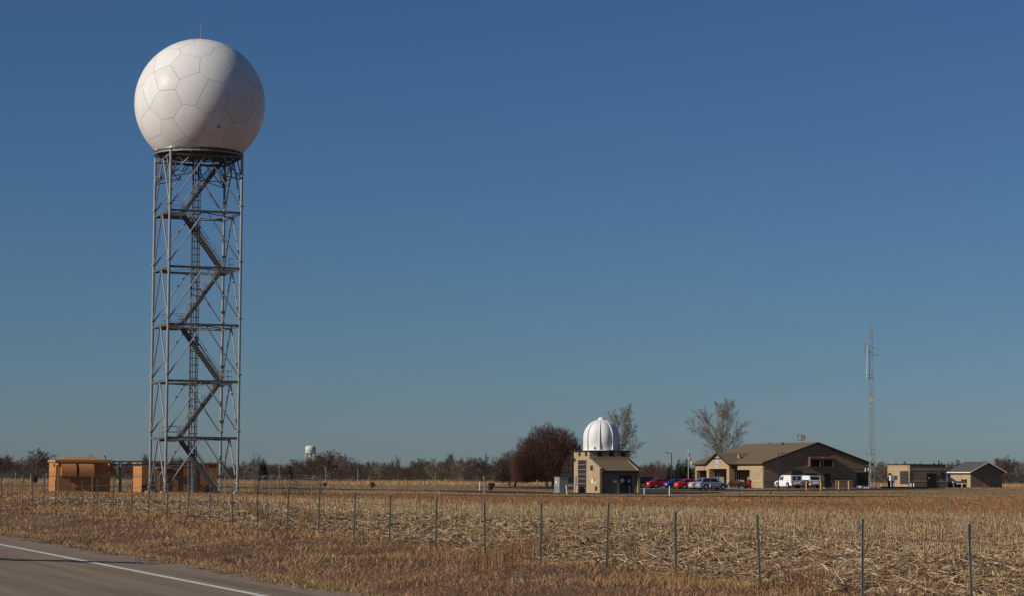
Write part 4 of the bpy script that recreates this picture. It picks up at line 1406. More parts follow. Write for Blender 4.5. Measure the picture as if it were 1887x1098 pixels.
car_at('parked_car', 1286, 327, SUV, M['silver'], 'blue-grey crossover at the near end of the parked row')
car_at('parked_car', 1272, 331, SED, M['pale'], 'pale silver sedan mostly hidden behind the blue-grey crossover')
car_at('parked_car', 1246, 338, SED, M['red'], 'bright red sedan between the blue car and pale silver sedan')
car_at('parked_car', 1227, 343, SED, M['blue'], 'dark blue sedan left of the bright red car')
car_at('parked_car', 1194, 350, SED, M['darkred'], 'dark red sedan just right of the domed block building')
car_at('parked_car', 1171, 355, SUV, M['carblack'], 'black car half hidden behind the domed block building')

PIC_ST = [(0, .80), (.08, 1.02), (2.2, 1.03), (2.3, 1.05), (3.7, 1.05), (3.9, 1.08), (4.6, 1.04), (5.2, .96), (5.45, .75)]
cw = [('right', .10, .46, .12, .85), ('right', .52, .88, .12, .85), ('left', .10, .46, .12, .85), ('left', .52, .88, .12, .85), ('front', .06, .94, .1, .9)]


def pic1_extra(t, hw, L):
    # raised utility cap with two rear doors
    q = MB().b2(.02, 2.35, -hw * .96, hw * .96, 1.03, 1.88)
    o = q.build('cap', M['carwhite'], t)
    for y in (-.42, .42):
        MB().b2(.006, .03, y - .24, y + .24, 1.15, 1.72).build('window', M['glass'], o)
    MB().b2(.004, .03, -.02, .02, .75, 1.86).build('door_gap', M['trim'], o)


def pic2_extra(t, hw, L):
    o = MB().poly([(.02, -hw * .94, 1.03), (2.35, -hw * .94, 1.03), (2.35, -hw * .94, 1.80), (.18, -hw * .94, 1.80)], (0, hw * 1.88, 0)).build('cap', M['carwhite'], t)
    MB().add([(.045, hw * .78, 1.20), (.045, -hw * .78, 1.20), (.155, -hw * .74, 1.70), (.155, hw * .74, 1.70)], [(0, 1, 2, 3)]).build('window', M['glass'], o)


for u, lb, ex in ((1468, 'white pickup with boxy cap and two rear door windows', pic1_extra), (1502.5, 'white pickup with cap and one wide rear window', pic2_extra)):
    d = 345
    p = at(u, 900, d)
    k = (po_.y - 7.2) / p.y
    x, y = p.x * k, p.y * k
    vehicle('pickup_truck', lb, 'pickup truck', (x, y, gh(x, y) + .07), R(90), M['carwhite'], 5.45, 1.92, PIC_ST,
            [(2.38, 2.55, 3.55, 4.05, 1.03, 1.80, cw)], (1.1, 4.45), .38, 'white pickups', extra=ex)

# ------------------------------------------------------------------ water tower and cell mast far off
g = ground_at(571.5, 1500)
wt = thing('water_tower', 'white water tower tank on legs rising behind the far trees', 'water tower', (g.x, g.y, .2))
zb_ = at(571, 834, 1500).z - .2; zt_ = at(571, 820, 1500).z - .2
RT = 3.45
MB().lathe([(1.0, zb_ - .9), (RT * .8, zb_ - .3), (RT, zb_ + .1), (RT, zt_ - 1.3), (RT * .93, zt_ - .65), (RT * .62, zt_ - .15), (.3, zt_)], 24).build('tank', M['tank'], wt, smooth=True)
MB().lathe([(RT + .35, zb_), (RT + .35, zb_ + .15)], 24).build('walkway', M['tank'], wt)
for k in range(4):
    q = R(45 + 90 * k + 20)
    MB().tube((RT * 1.15 * math.cos(q), RT * 1.15 * math.sin(q), 0), (RT * .93 * math.cos(q), RT * .93 * math.sin(q), zb_), .28, n=6).build('leg', M['tank'], wt)
MB().tube((0, 0, 0), (0, 0, zb_ - .5), .5, n=8).build('riser', M['tank'], wt)
br = MB()
for k in range(4):
    q0, q1 = R(65 + 90 * k), R(155 + 90 * k)
    br.tube((RT * math.cos(q0), RT * math.sin(q0), zb_ * .5), (RT * .93 * math.cos(q1), RT * .93 * math.sin(q1), zb_), .08, n=4)
br.build('brace', M['tank'], wt)
g = ground_at(1477, 700)
ctw = thing('cell_mast', 'cellular mast with a ring of panel antennas behind the office roof', 'mast', g)
zt_ = at(1477, 797, 700).z - g.z
MB().tube((0, 0, 0), (0, 0, zt_ - .3), .30, .22, n=8).build('pole', M['pale_bark'], ctw)
pf_ = MB()
for k in range(3):
    q0, q1 = R(120 * k + 10), R(120 * k + 130)
    a, b_ = Vector((1.5 * math.cos(q0), 1.5 * math.sin(q0), zt_ - 2.0)), Vector((1.5 * math.cos(q1), 1.5 * math.sin(q1), zt_ - 2.0))
    pf_.tube(a, b_, .07, n=4).tube(a + Vector((0, 0, .9)), b_ + Vector((0, 0, .9)), .05, n=4).tube((0, 0, zt_ - 2.4), a, .06, n=4)
    for e in range(3):
        c_ = a.lerp(b_, (e + .5) / 3)
        MB().box(c_ + Vector((0, 0, .6 + .25 * ((e + k) % 3))), (.16, .16, 1.3 + .25 * (e % 2))).build('panel_antenna', M['band'] if e % 2 else M['galv'], ctw)
pf_.build('platform', M['pale_bark'], ctw)

# ------------------------------------------------------------------ trees
def grow(seed, H, spread, maxlev=4, stems=1, first=.25, up=.25, kids=(9, 6, 5, 4), ang=(38, 40, 42, 45), lenr=(.55, .5, .5, .5), r0_=None, lean=0.0, fan=.0):
    r = random.Random(seed)
    segs = [[] for _ in range(maxlev + 1)]

    def branch(p, d, L, rad, lev):
        n = 6 if lev == 0 else (4 if lev == 1 else 3 if lev < 3 else 2)
        q = p; dd_ = d.normalized(); rr_ = rad
        pts = [(q, rr_, dd_)]
        for i in range(n):
            j = .07 if lev == 0 else .16
            dd_ = (dd_ + Vector((r.gauss(0, j), r.gauss(0, j), r.gauss(0, j) + (up * .5 if lev else .05)))).normalized()
            q2 = q + dd_ * (L / n)
            r2 = rad * (1 - (i + 1) / n * .82)
            segs[lev].append((q, q2, rr_, r2))
            q, rr_ = q2, r2
            pts.append((q, rr_, dd_))
        if lev >= maxlev:
            return
        k = kids[min(lev, len(kids) - 1)]
        f0 = first if lev == 0 else .2
        ph = r.random() * 6.28
        for i in range(k):
            t = f0 + (1 - f0) * (i + r.random() * .8) / k
            a = min(n - 1, int(t * n)); s_ = t * n - a
            pp = pts[a][0].lerp(pts[a + 1][0], min(1, s_)); bd = pts[a][2]
            ra = pts[a][1] * (1 - s_) + pts[a + 1][1] * s_
            ph += 2.4 + r.gauss(0, .4)
            o = bd.orthogonal().normalized(); o2 = bd.cross(o)
            an = R(ang[min(lev, len(ang) - 1)] * r.uniform(.7, 1.3))
            nd = bd * math.cos(an) + (o * math.cos(ph) + o2 * math.sin(ph)) * math.sin(an)
            ll = L * lenr[min(lev, len(lenr) - 1)] * (1.15 - .55 * t if lev == 0 else 1.1 - .4 * t) * r.uniform(.75, 1.2)
            branch(pp, nd, ll, max(.006, ra * .62), lev + 1)
    R0 = r0_ or H * .018
    for s_ in range(stems):
        a = 6.28 * s_ / max(1, stems) + r.random()
        d = Vector((math.cos(a) * fan, math.sin(a) * fan, 1)) if stems > 1 else Vector((lean, 0, 1))
        branch(Vector((0, 0, -.2)), d, H * (1 if stems == 1 else r.uniform(.8, 1.0)), R0, 0)
    return segs


def seg_mesh(name, segs, n, material, minr=0.0):
    P0 = np.array([s_[0] for s_ in segs]); P1 = np.array([s_[1] for s_ in segs])
    A = np.maximum(np.array([s_[2] for s_ in segs]), minr); B_ = np.maximum(np.array([s_[3] for s_ in segs]), minr * .7)
    V, Fq = seg_tubes(P0, P1, A, B_, n)
    me_o = np_mesh(name, V, Fq, material)
    me = me_o.data
    bpy.data.objects.remove(me_o)
    return me


def tree_meshes(seed, H, mt, mc, minr, tl=0, **kw):
    sg = grow(seed, H, 0, **kw)
    # scale so the top sits at H
    zt = max(s_[1].z for lv_ in sg for s_ in lv_)
    k = H / zt
    sg = [[(a * k, b_ * k, c_, d_) for a, b_, c_, d_ in lv_] for lv_ in sg]
    tr = [s_ for lv_ in sg[:tl + 1] for s_ in lv_]
    cr = [s_ for lv_ in sg[tl + 1:] for s_ in lv_]
    return seg_mesh('trunk', tr, 5, mt), seg_mesh('crown', cr, 3, mc, minr)


def place_tree(name, label, loc, meshes, sc=(1, 1, 1), rz=0, group=None):
    t = thing(name, label, 'tree', loc, rz, group)
    t.scale = sc
    link('trunk', meshes[0], t); link('crown', meshes[1], t)
    return t


def top_h(u, v, d):
    g = ground_at(u, d)
    return g, at(u, v, d).z - g.z


# two tall bare cottonwoods
g, h = top_h(1337, 729, 402)
place_tree('bare_tree', 'tall pale bare tree rising behind the office portico roof', g,
           tree_meshes(11, h, M['pale_bark'], M['twig_pale'], .016, tl=1, maxlev=4, first=.10, up=.30, kids=(17, 11, 8, 5), ang=(46, 34, 36, 42), lenr=(.60, .44, .42, .45), r0_=.24))
g, h = top_h(1129, 739, 402)
place_tree('bare_tree', 'tall pale bare tree rising right behind the white dome', g,
           tree_meshes(23, h, M['pale_bark'], M['twig_pale'], .016, tl=1, maxlev=4, first=.12, up=.30, kids=(15, 11, 8, 5), ang=(42, 34, 36, 42), lenr=(.52, .44, .42, .45), r0_=.22))


def round_tree(name, label, u, v, d, wid, seed, mc, ntw, low=.10, trunks=3):
    """dense rounded crown of fine upright twigs over several stems"""
    g, H = top_h(u, v, d)
    t = thing(name, label, 'tree', g)
    r = np.random.default_rng(seed)
    sg = []
    rr_ = random.Random(seed)
    hw = wid / 2
    ns = 60
    mb = MB()
    for k in range(trunks):
        a = 6.28 * k / trunks + .4
        mb.tube((.5 * math.cos(a) * (trunks > 1), .5 * math.sin(a) * (trunks > 1), -.2), (1.0 * math.cos(a), 1.0 * math.sin(a), H * .30), .20, .13, n=7)
    mb.build('trunk', M['bark'], t)
    limbs = []
    for k in range(ns):
        a = rr_.random() * 6.28; e = math.acos(rr_.uniform(.05, 1.0))
        tip = np.array([math.sin(e) * math.cos(a) * hw, math.sin(e) * math.sin(a) * hw, H * .22 + math.cos(e) * H * .76]) * np.array([1, 1, 1]) * rr_.uniform(.82, .99)
        st = np.array([math.cos(a) * .7, math.sin(a) * .7, H * .16])
        mid = st * .5 + tip * .5 + np.array([math.cos(a) * .5, math.sin(a) * .5, -H * .03])
        limbs.append((st, mid, tip))
        sg.append((st, mid, .09, .05)); sg.append((mid, tip, .05, .012))
    cr = seg_mesh('crown_limbs', [(Vector(a), Vector(b_), c_, d_) for a, b_, c_, d_ in sg], 4, M['bark'])
    # twigs all through the crown, fanning outwards and up, with clumps and gaps
    n = ntw
    cen = np.array([0, 0, H * .20])
    d = r.normal(size=(n, 3)); d[:, 2] = np.abs(d[:, 2]) * .95 - low
    d /= np.linalg.norm(d, axis=1, keepdims=True)
    lump = 1 + .05 * np.sin(6 * d[:, 0] + seed) * np.sin(7 * d[:, 1] + 2) + .05 * np.sin(15 * d[:, 0] + 9 * d[:, 2])
    q = r.random(n) ** .55
    P0 = cen + d * (q * lump)[:, None] * np.array([hw, hw, H * .80]) * .95
    D = d * np.array([.8, .8, .75]) + np.array([0, 0, .55]) + r.normal(size=(n, 3)) * .22
    D /= np.linalg.norm(D, axis=1, keepdims=True)
    Ln = r.uniform(.45, 1.0, n) * H * .085
    keep = P0[:, 2] > H * .09
    P0, D, Ln = P0[keep], D[keep], Ln[keep]
    A = r.uniform(.016, .028, len(P0))
    V, Fq = seg_tubes(P0, P0 + D * Ln[:, None], A, A * .4, 3)
    np_mesh('crown', V, Fq, mc, parent=t)
    link('limbs', cr, t)
    return t


round_tree('round_tree', 'large dense round reddish-brown bare tree left of the white dome', 1013, 781, 352, 12.0, 3, M['twig_red'], 42000, low=.30, trunks=4)
round_tree('round_tree', 'smaller grey-brown bare tree at the left foot of the big round tree', 944, 827, 372, 6.2, 8, M['twig'], 8000, low=.2, trunks=2)
round_tree('round_tree', 'dark bushy bare tree between the cabinet and the big round tree', 1066, 822, 345, 5.5, 9, M['twig'], 4500, low=.3, trunks=2)

# treeline prototypes
LT_ = [tree_meshes(40 + k, 8.0, M['bark'], (M['twig'], M['twig_pale'], M['twig'], M['twig_red'])[k % 4], .030, tl=0, maxlev=4, first=.14, up=.22,
                   kids=(12, 7, 5, 3), ang=(50, 42, 42, 45), lenr=(.62, .52, .5, .5), r0_=.16) for k in range(6)]
line = [(-40, 842), (-14, 846), (3, 838), (24, 846), (52, 838), (68, 830), (88, 840), (118, 850), (140, 852), (168, 850), (196, 852), (222, 856), (240, 852), (262, 853), (300, 852), (330, 853), (372, 853), (405, 852),
        (428, 858), (446, 852), (462, 851), (475, 854), (498, 858), (515, 852), (531, 855), (548, 846), (563, 844), (578, 846), (574, 838), (590, 836), (610, 830), (633, 838), (648, 850),
        (662, 853), (680, 848), (697, 852), (713, 852), (730, 857), (748, 860), (772, 847), (781, 845), (799, 845), (815, 851), (828, 856), (845, 847), (860, 843), (876, 844), (893, 841), (910, 846), (927, 845), (960, 850), (985, 850),
        (1188, 856), (1199, 853), (1213, 852), (1224, 856), (1283, 857), (1613, 853), (1622, 851), (1632, 854), (1648, 855), (1834, 848), (1846, 842), (1856, 845), (1868, 851), (1880, 849), (1893, 850), (1915, 846), (1940, 850)]
for i, (u, v) in enumerate(line):
    for q in range(2):
        d = 640 + 55 * math.sin(i * 2.1 + q) + q * 60
        uu = u + q * random.uniform(-9, 9); vv = v + q * random.uniform(1, 7)
        g, h = top_h(uu, vv, d)
        k = h / 8.0 * random.uniform(1.0, 1.18)
        w = k * random.uniform(1.0, 1.4)
        right = u > 1100
        zone = next(n_ for lim, n_ in ((95, 'left of the hooded shelter'), (260, 'behind the cable bridge'), (440, 'behind the lattice tower'), (545, 'left of the water tower'),
                                       (660, 'just right of the water tower'), (840, 'midway between water tower and big round tree'), (1100, 'at the left of the big round tree'),
                                       (1400, 'above the parked cars'), (1700, 'between the lattice mast and block building'), (9999, 'right of the garage')) if u < lim)
        lb = 'bare grey-brown tree in the far treeline ' + zone
        place_tree('bare_tree', lb, g, LT_[(i * 3 + q * 2 + i // 4) % 6], (w, w, k), random.random() * 6.28, 'far treeline trees ' + zone)
g, h = top_h(601, 826, 560)
place_tree('bare_tree', 'tallest pale-barked bare tree in the far treeline beside the water tower', g,
           tree_meshes(71, h, M['pale_bark'], M['twig'], .022, tl=1, maxlev=4, first=.12, up=.12, kids=(13, 8, 6, 4), ang=(55, 45, 42, 45), lenr=(.6, .5, .5, .5), r0_=.2))

# undergrowth along the treeline (reads as one mass)
P0s = []; P1s = []
r = np.random.default_rng(12)
for (ua, ub, n) in ((-150, 1070, 62000), (1180, 1300, 7000), (1595, 2050, 20000)):
    u = r.uniform(ua, ub, n); d = r.uniform(600, 735, n)
    hh = (3.4 + 3.2 * vnoise(u, u * 0, 17, 4) * vnoise(u, u * 0, 5, 6) * 2) * r.random(n) ** .6
    x = (u - W_PX / 2) / F_PX * d
    X = x * math.cos(PHI) + d * math.sin(PHI); Y = -x * math.sin(PHI) + d * math.cos(PHI)
    Z = ghv(X, Y)
    a = np.stack([X, Y, Z + hh * .8], 1)
    dv = r.normal(size=(n, 3)) * .45 + np.array([0, 0, .9])
    P0s.append(a); P1s.append(a + dv * r.uniform(.5, 1.3, n)[:, None])
P0, P1 = np.concatenate(P0s), np.concatenate(P1s)
A = r.uniform(.025, .05, len(P0))
V, Fq = seg_tubes(P0, P1, A, A * .5, 3)
tag(np_mesh('undergrowth', V, Fq, M['twig']), 'dense leafless brown undergrowth along the foot of the far treeline', 'undergrowth', kind='stuff')


# conifers
def conifer_mesh(seed, H, rad, dens=1.0):
    r = np.random.default_rng(seed)
    n = int(2600 * dens)
    z = H * (.10 + .9 * (1 - np.sqrt(r.random(n))))
    a = r.random(n) * 6.28
    lay = 1 + .25 * np.sin(z / H * 38 + a * 2)
    rr_ = rad * (1 - z / H) ** .8 * lay * (r.random(n) ** .45)
    P = np.stack([rr_ * np.cos(a), rr_ * np.sin(a), z - .12 * rr_], 1)
    D = np.stack([np.cos(a), np.sin(a), -.2 + .5 * r.random(n)], 1) * (.26 * r.uniform(.6, 1.3, n))[:, None]
    Sd = np.stack([-np.sin(a), np.cos(a), r.normal(size=n) * .4], 1) * (.10 * r.uniform(.6, 1.4, n))[:, None]
    V = np.stack([P - Sd, P + Sd, P + D], 1).reshape(-1, 3)
    o = np_mesh('crown', V, np.arange(3 * n).reshape(-1, 3), M['needle']); me = o.data; bpy.data.objects.remove(o)
    tk = MB().tube((0, 0, -.2), (0, 0, H * .97), .15, .02, n=6).build('trunk', M['bark']); tm = tk.data; bpy.data.objects.remove(tk)
    return tm, me


CN = [conifer_mesh(5, 5.5, 1.5), conifer_mesh(6, 5.5, 1.3)]
con = [(1251, 845, 452, 1.0, 'dark green pine left of the flag behind the blue car'), (1266, 843, 456, 1.15, 'dark green pine directly behind the flag'),
       (1234, 852, 470, .8, 'smaller dark pine behind the dark light pole'), (484, 843, 560, 1.1, 'pointed dark conifer in the treeline right of the lattice tower'),
       (534, 852, 600, .7, 'small dark conifer in the treeline left of the water tower'), (1766, 845, 520, 1.5, 'dark evergreen rising left of the garage roof')]
for i, (u, v, d, wk, lb) in enumerate(con):
    g, h = top_h(u, v, d)
    place_tree('pine_tree', lb, g, CN[i % 2], (h / 5.5 * wk, h / 5.5 * wk, h / 5.5), i * 1.3)
for i, (u, v) in enumerate([(1651, 851), (1668, 848), (1687, 852), (1722, 850), (1731, 851), (1755, 850), (1778, 851), (1796, 849), (1811, 849)]):
    g, h = top_h(u, v, 560)
    place_tree('pine_tree', 'dark evergreen tip showing over the ' + ('flat block building' if u < 1745 else 'garage roof'), g, CN[i % 2], (h / 5.5 * 1.1, h / 5.5 * 1.1, h / 5.5), i * 2.1, 'evergreens behind the ' + ('block building' if u < 1745 else 'garage'))
# shrubs
g = ground_at(904, 312)
leafy('shrub', 'small dark round shrub on the grass beside the driveway', 'shrub', g, .55, .55, 1.15, 1500, M['needle'], M['bark'], 21, .08)
g = ground_at(356, 206.0)
g = Vector((g.x, g.y - 5.0, gh(g.x, g.y - 5)))
leafy('shrub', 'brown dried bush at the foot of the lattice tower', 'shrub', g, .62, .62, 1.05, 1500, M['twig_red'], M['bark'], 22, .07)
for u, lb in ((598, 'dark small bush at the end of the compound fence'), (686, 'dark small bush on the far pasture below the treeline')):
    g = ground_at(u, 330)
    leafy('shrub', lb, 'shrub', g, .5, .5, .95, 420, M['twig'], M['bark'], u, .07)
for i, (u, d, h) in enumerate(((659, 480, 3.4), (802, 470, 2.6), (514, 470, 4.0), (680, 470, 2.0))):
    g = ground_at(u, d)
    t = thing('utility_pole', ('pale leaning', 'short thin', 'tall thin', 'low pale')[i] + ' utility pole before the far treeline', 'pole', g, group='poles before the far treeline')
    MB().tube((0, 0, -.3), (0, 0, h), .07, .05, n=6).build('pole', M['pale_bark'], t)
    MB().bar((0, 0, h - .25), (.22, 0, h - .2), .06, .08).build('bracket', M['pale_bark'], t)

# ------------------------------------------------------------------ grass and stubble
def frustum_pts(n, u0_, u1_, d0, d1, seed):
    """points spread evenly over (bearing, log distance)"""
    r = np.random.default_rng(seed)
    u = r.uniform(u0_, u1_, n)
    d = np.exp(r.uniform(math.log(d0), math.log(d1), n))
    x = (u - W_PX / 2) / F_PX * d
    return x * math.cos(PHI) + d * math.sin(PHI), -x * math.sin(PHI) + d * math.cos(PHI), d, r


def blades(name, X, Y, H, Wd, lean, cols, r, segs=2, label=None, cat=None, parent=None, zoff=0):
    n = len(X)
    Z = ghv(X, Y) + zoff
    a = r.random(n) * 6.283
    # wind-combed: blades lean mostly one way
    la = r.normal(1.1, 1.9, n)
    dx, dy = np.cos(la) * lean * H, np.sin(la) * lean * H
    sx, sy = np.cos(a) * Wd / 2, np.sin(a) * Wd / 2
    B = np.stack([X, Y, Z - .03], 1)
    S_ = np.stack([sx, sy, sx * 0], 1)
    tip = B + np.stack([dx, dy, H * np.sqrt(np.clip(1 - lean ** 2 * .6, .2, 1)) + .03], 1)
    if segs == 1:
        V = np.stack([B - S_, B + S_, tip], 1).reshape(-1, 3)
        Fq = np.arange(3 * n).reshape(-1, 3)
        cc = np.repeat(cols, 3, 0)
        return tag(np_mesh(name, V, Fq, M['blades'], cc, parent=parent), label, cat, kind='stuff')
    mid = B + np.stack([dx * .38, dy * .38, H * .52], 1)
    V = np.stack([B - S_, B + S_, mid - S_ * .75, mid + S_ * .75, tip], 1).reshape(-1, 3)
    b_ = (np.arange(n) * 5)[:, None]
    Fq = np.concatenate([b_ + np.array([[0, 1, 3]]), b_ + np.array([[0, 3, 2]]), b_ + np.array([[2, 3, 4]])])
    cc = np.repeat(cols, 5, 0)
    return tag(np_mesh(name, V, Fq, M['blades'], cc, parent=parent), label, cat, kind='stuff')


def palette(n, r, cols, w):
    c = np.array(cols); i = r.choice(len(c), n, p=np.array(w) / sum(w))
    return c[i] * r.uniform(.75, 1.25, (n, 1))


GOLD, RUST, TAN, STRAWC, OLIVE, DARK = (.38, .225, .098), (.345, .178, .090), (.38, .235, .122), (.55, .41, .26), (.19, .155, .082), (.090, .056, .033)
X, Y, d, r = frustum_pts(560000, -420, 2300, 24, 175, 31)
k = (X > 8.35) & (X < 20.2)
X, Y, d = X[k], Y[k], d[k]
n = len(X)
pn = vnoise(X, Y, 2.6, 3); pn2 = vnoise(X, Y, .8, 5); pn3 = vnoise(X, Y, 6, 8)
edge = 1 - sm(8.7, 10.4, X + .6 * pn)
near_f = sm(16.5, 19.0, X)
cl = palette(n, r, [GOLD, RUST, TAN, STRAWC, DARK], [3, 4, 3, 1.4, 2.2])
gold = np.array(GOLD) * r.uniform(.8, 1.3, (n, 1)); rst = np.array(RUST) * r.uniform(.75, 1.25, (n, 1)); olv = np.array(OLIVE) * r.uniform(.7, 1.5, (n, 1)); drk = np.array(DARK) * r.uniform(.7, 1.4, (n, 1))
m_ = (pn > .60)[:, None] & (r.random((n, 1)) < .7); cl = np.where(m_, gold, cl)
m_ = (pn < .36)[:, None] & (r.random((n, 1)) < .6); cl = np.where(m_, rst, cl)
m_ = (pn3 > .62)[:, None] & (r.random((n, 1)) < .45); cl = np.where(m_, np.array(TAN) * r.uniform(.9, 1.5, (n, 1)), cl)
m_ = r.random((n, 1)) < (.55 * edge)[:, None]; cl = np.where(m_, olv, cl)
m_ = ((pn2 > .80) & (pn3 > .5))[:, None]; cl = np.where(m_, drk, cl)
hh = (.06 + .19 * pn2 * (.25 + 1.1 * pn) * (.6 + .8 * pn3)) * r.uniform(.5, 1.4, n) * (1 - .5 * edge) + .06 * near_f * r.random(n)
cs = 1 - .55 * np.exp(-((X - 9.15) / .35) ** 2)
keep = r.random(n) < np.clip((X - 8.3) / .6, .10, 1)
X, Y, d, hh, cl = X[keep], Y[keep], d[keep], hh[keep], cl[keep]
n = len(X)
blades('verge_grass', X, Y, hh, np.maximum(.009, d * .00017) * r.uniform(.6, 1.6, n), np.clip(r.normal(1.2, .5, n), 0, 2.2), cl, r, 2,
       'dry tan and rust roadside grass between the road and the fence', 'grass')

# weeds: darker upright stalks scattered along the fence
X, Y, d, r = frustum_pts(60000, -420, 2300, 30, 170, 33)
k = (np.abs(X - 19.3 + .5) < 1.3) & (vnoise(X, Y, 1.7, 9) > .60)
X, Y, d = X[k], Y[k], d[k]
wx, wy = [X], [Y]
for (ua, va, ub, vb, m_) in ((1012, 1012, 945, 1030, 700), (945, 1030, 880, 1056, 500), (566, 968, 572, 982, 500), (455, 962, 500, 968, 400), (610, 1090, 640, 1096, 150), (100, 925, 190, 938, 300), (1465, 1075, 1480, 1085, 350), (1120, 1010, 1180, 1030, 250)):
    ga_, gb_ = on_plane(ua, va, .15), on_plane(ub, vb, .15)
    t = r.random(m_)
    wx.append(ga_.x + (gb_.x - ga_.x) * t + r.normal(0, .22, m_)); wy.append(ga_.y + (gb_.y - ga_.y) * t + r.normal(0, .35, m_))
X, Y = np.concatenate(wx), np.concatenate(wy)
k = (X > 9.5); X, Y = X[k], Y[k]
d = X * math.sin(PHI) + Y * math.cos(PHI); n = len(X)
blades('fence_weeds', X, Y, r.uniform(.22, .62, n), np.maximum(.007, d * .00012), np.clip(r.normal(.2, .2, n), 0, .8), palette(n, r, [DARK, RUST, TAN], [3, 2, 1]), r, 2,
       'tall dark dry weeds growing along the field fence', 'weeds')


def in_field(X, Y):
    return (X > 19.6) & (X < 88) & (Y < field_end(X) + .6 * np.sin(X * .6)) & (Y > 10)


# standing stalks in rows running across
st = []
r = np.random.default_rng(51)
rows = np.arange(22, 152, .76)
for yr in rows:
    xs_ = np.arange(20.5, 83, .19)
    xs_ = xs_ + r.normal(0, .04, len(xs_))
    yy = yr + .10 * np.sin(xs_ * .21 + yr) + r.normal(0, .035, len(xs_))
    dep = xs_ * math.sin(PHI) + yy * math.cos(PHI); lat = xs_ * math.cos(PHI) - yy * math.sin(PHI)
    uu = lat / dep * F_PX
    ok = (np.abs(uu) < 1150) & in_field(xs_, yy)
    dn = vnoise(xs_, yy, 6, 14)
    standing = .12 + .85 * sm(28, 40, xs_ + 7 * (vnoise(xs_, yy, 5, 15) - .5))
    ok &= r.random(len(xs_)) < standing * (.55 + .5 * dn)
    st.append(np.stack([xs_[ok], yy[ok]], 1))
st = np.concatenate(st)
if len(st) > 60000:
    st = st[r.permutation(len(st))[:60000]]
n = len(st)
X, Y = st[:, 0], st[:, 1]; Z = ghv(X, Y)
d = X * math.sin(PHI) + Y * math.cos(PHI)
h = r.uniform(.20, .50, n) * (1 + .4 * (r.random(n) < .06))
h *= .75 + .25 * sm(25, 45, X)
la = r.random(n) * 6.28; ln = np.abs(r.normal(0, .22, n)) + (r.random(n) < .12) * r.uniform(.3, 1.1, n)
P0 = np.stack([X, Y, Z - .05], 1)
P1 = P0 + np.stack([np.sin(ln) * np.cos(la), np.sin(ln) * np.sin(la), np.cos(ln)], 1) * h[:, None]
A = r.uniform(.010, .015, n) * (1 + d * .0012)
V, Fq = seg_tubes(P0, P1, A, A * .85, 3)
cl = palette(n, r, [(.60, .435, .245), (.50, .335, .165), (.36, .215, .10), (.68, .54, .34)], [4, 4, 2, 2])
tag(np_mesh('corn_stubble', V, Fq, M['straw'], np.repeat(cl, 6, 0)), 'pale standing corn stubble in rows across the harvested field', 'corn stubble', kind='stuff')

# long husk leaves hanging off the stubble and litter of leaves on the soil
X, Y, d, r = frustum_pts(400000, -420, 2300, 34, 165, 61)
k = in_field(X, Y)
X, Y, d = X[k], Y[k], d[k]; n = len(X)
Z = ghv(X, Y)
L = r.uniform(.08, .34, n); a = r.random(n) * 6.28
el = np.abs(r.normal(0, .26, n)) * (r.random(n) < .7)
w = r.uniform(.006, .017, n) * (1 + d * .0035)
up = .008 + r.random(n) ** 2 * .08
dirv = np.stack([np.cos(a) * np.cos(el), np.sin(a) * np.cos(el), np.sin(el)], 1)
sd = np.stack([-np.sin(a), np.cos(a), r.normal(0, .5, n)], 1)
P = np.stack([X, Y, Z + up], 1)
mid = P + dirv * (L * .5)[:, None] + np.stack([0 * L, 0 * L, L * .05], 1)
end = P + dirv * L[:, None] + np.stack([0 * L, 0 * L, -L * .12 * r.random(n)], 1)
end[:, 2] = np.maximum(end[:, 2], Z + .004)
V = np.stack([P - sd * (w * .5)[:, None], P + sd * (w * .5)[:, None], mid - sd * (w * .6)[:, None], mid + sd * (w * .6)[:, None], end], 1).reshape(-1, 3)
b_ = (np.arange(n) * 5)[:, None]
Fq = np.concatenate([b_ + np.array([[0, 1, 3]]), b_ + np.array([[0, 3, 2]]), b_ + np.array([[2, 3, 4]])])
cl = palette(n, r, [(.54, .385, .215), (.43, .29, .15), (.30, .18, .085), (.70, .56, .38), (.11, .072, .042)], [4, 4, 3, 1.0, 3.2])
tag(np_mesh('corn_litter', V, Fq, M['straw'], np.repeat(cl, 5, 0)), 'flattened corn leaves and husks littering the field soil', 'corn litter', kind='stuff')

# longer fallen stalks, mostly near the fence
X, Y, d, r = frustum_pts(11000, -420, 2300, 34, 160, 71)
k = in_field(X, Y) & (r.random(len(X)) < .75)
X, Y, d = X[k], Y[k], d[k]; n = len(X); Z = ghv(X, Y)
a = r.random(n) * 6.28; el = np.abs(r.normal(0, .3, n)); L = r.uniform(.18, .55, n) + .35 * (r.random(n) < .04)
P0 = np.stack([X, Y, Z + .04], 1)
P1 = P0 + np.stack([np.cos(a) * np.cos(el), np.sin(a) * np.cos(el), np.sin(el)], 1) * L[:, None]
A = r.uniform(.008, .014, n)
V, Fq = seg_tubes(P0, P1, A, A * .7, 3)
cl = palette(n, r, [(.50, .38, .23), (.40, .26, .13), (.60, .50, .35)], [4, 3, 2])
tag(np_mesh('fallen_stalks', V, Fq, M['straw'], np.repeat(cl, 6, 0)), 'broken corn stalks lying across the field', 'corn stalks', kind='stuff')

# rust coloured grass beyond the field and around the compound
X, Y, d, r = frustum_pts(330000, -300, 2250, 108, 330, 81)
band = ((Y > field_end(X) + .5) & (X > 20.5) & (d < 246 + 24 * (vnoise(X, Y, 16, 77) - .5) + r.normal(0, 9, len(X)))) | ((Y > 193) & (X < 95) & (Y < 330) & ~((X > 34) & (X < 56) & (Y > 199) & (Y < 219)))
k = band & ~((np.abs(X - 116) < 14) & (Y > 250) & (Y < 275))
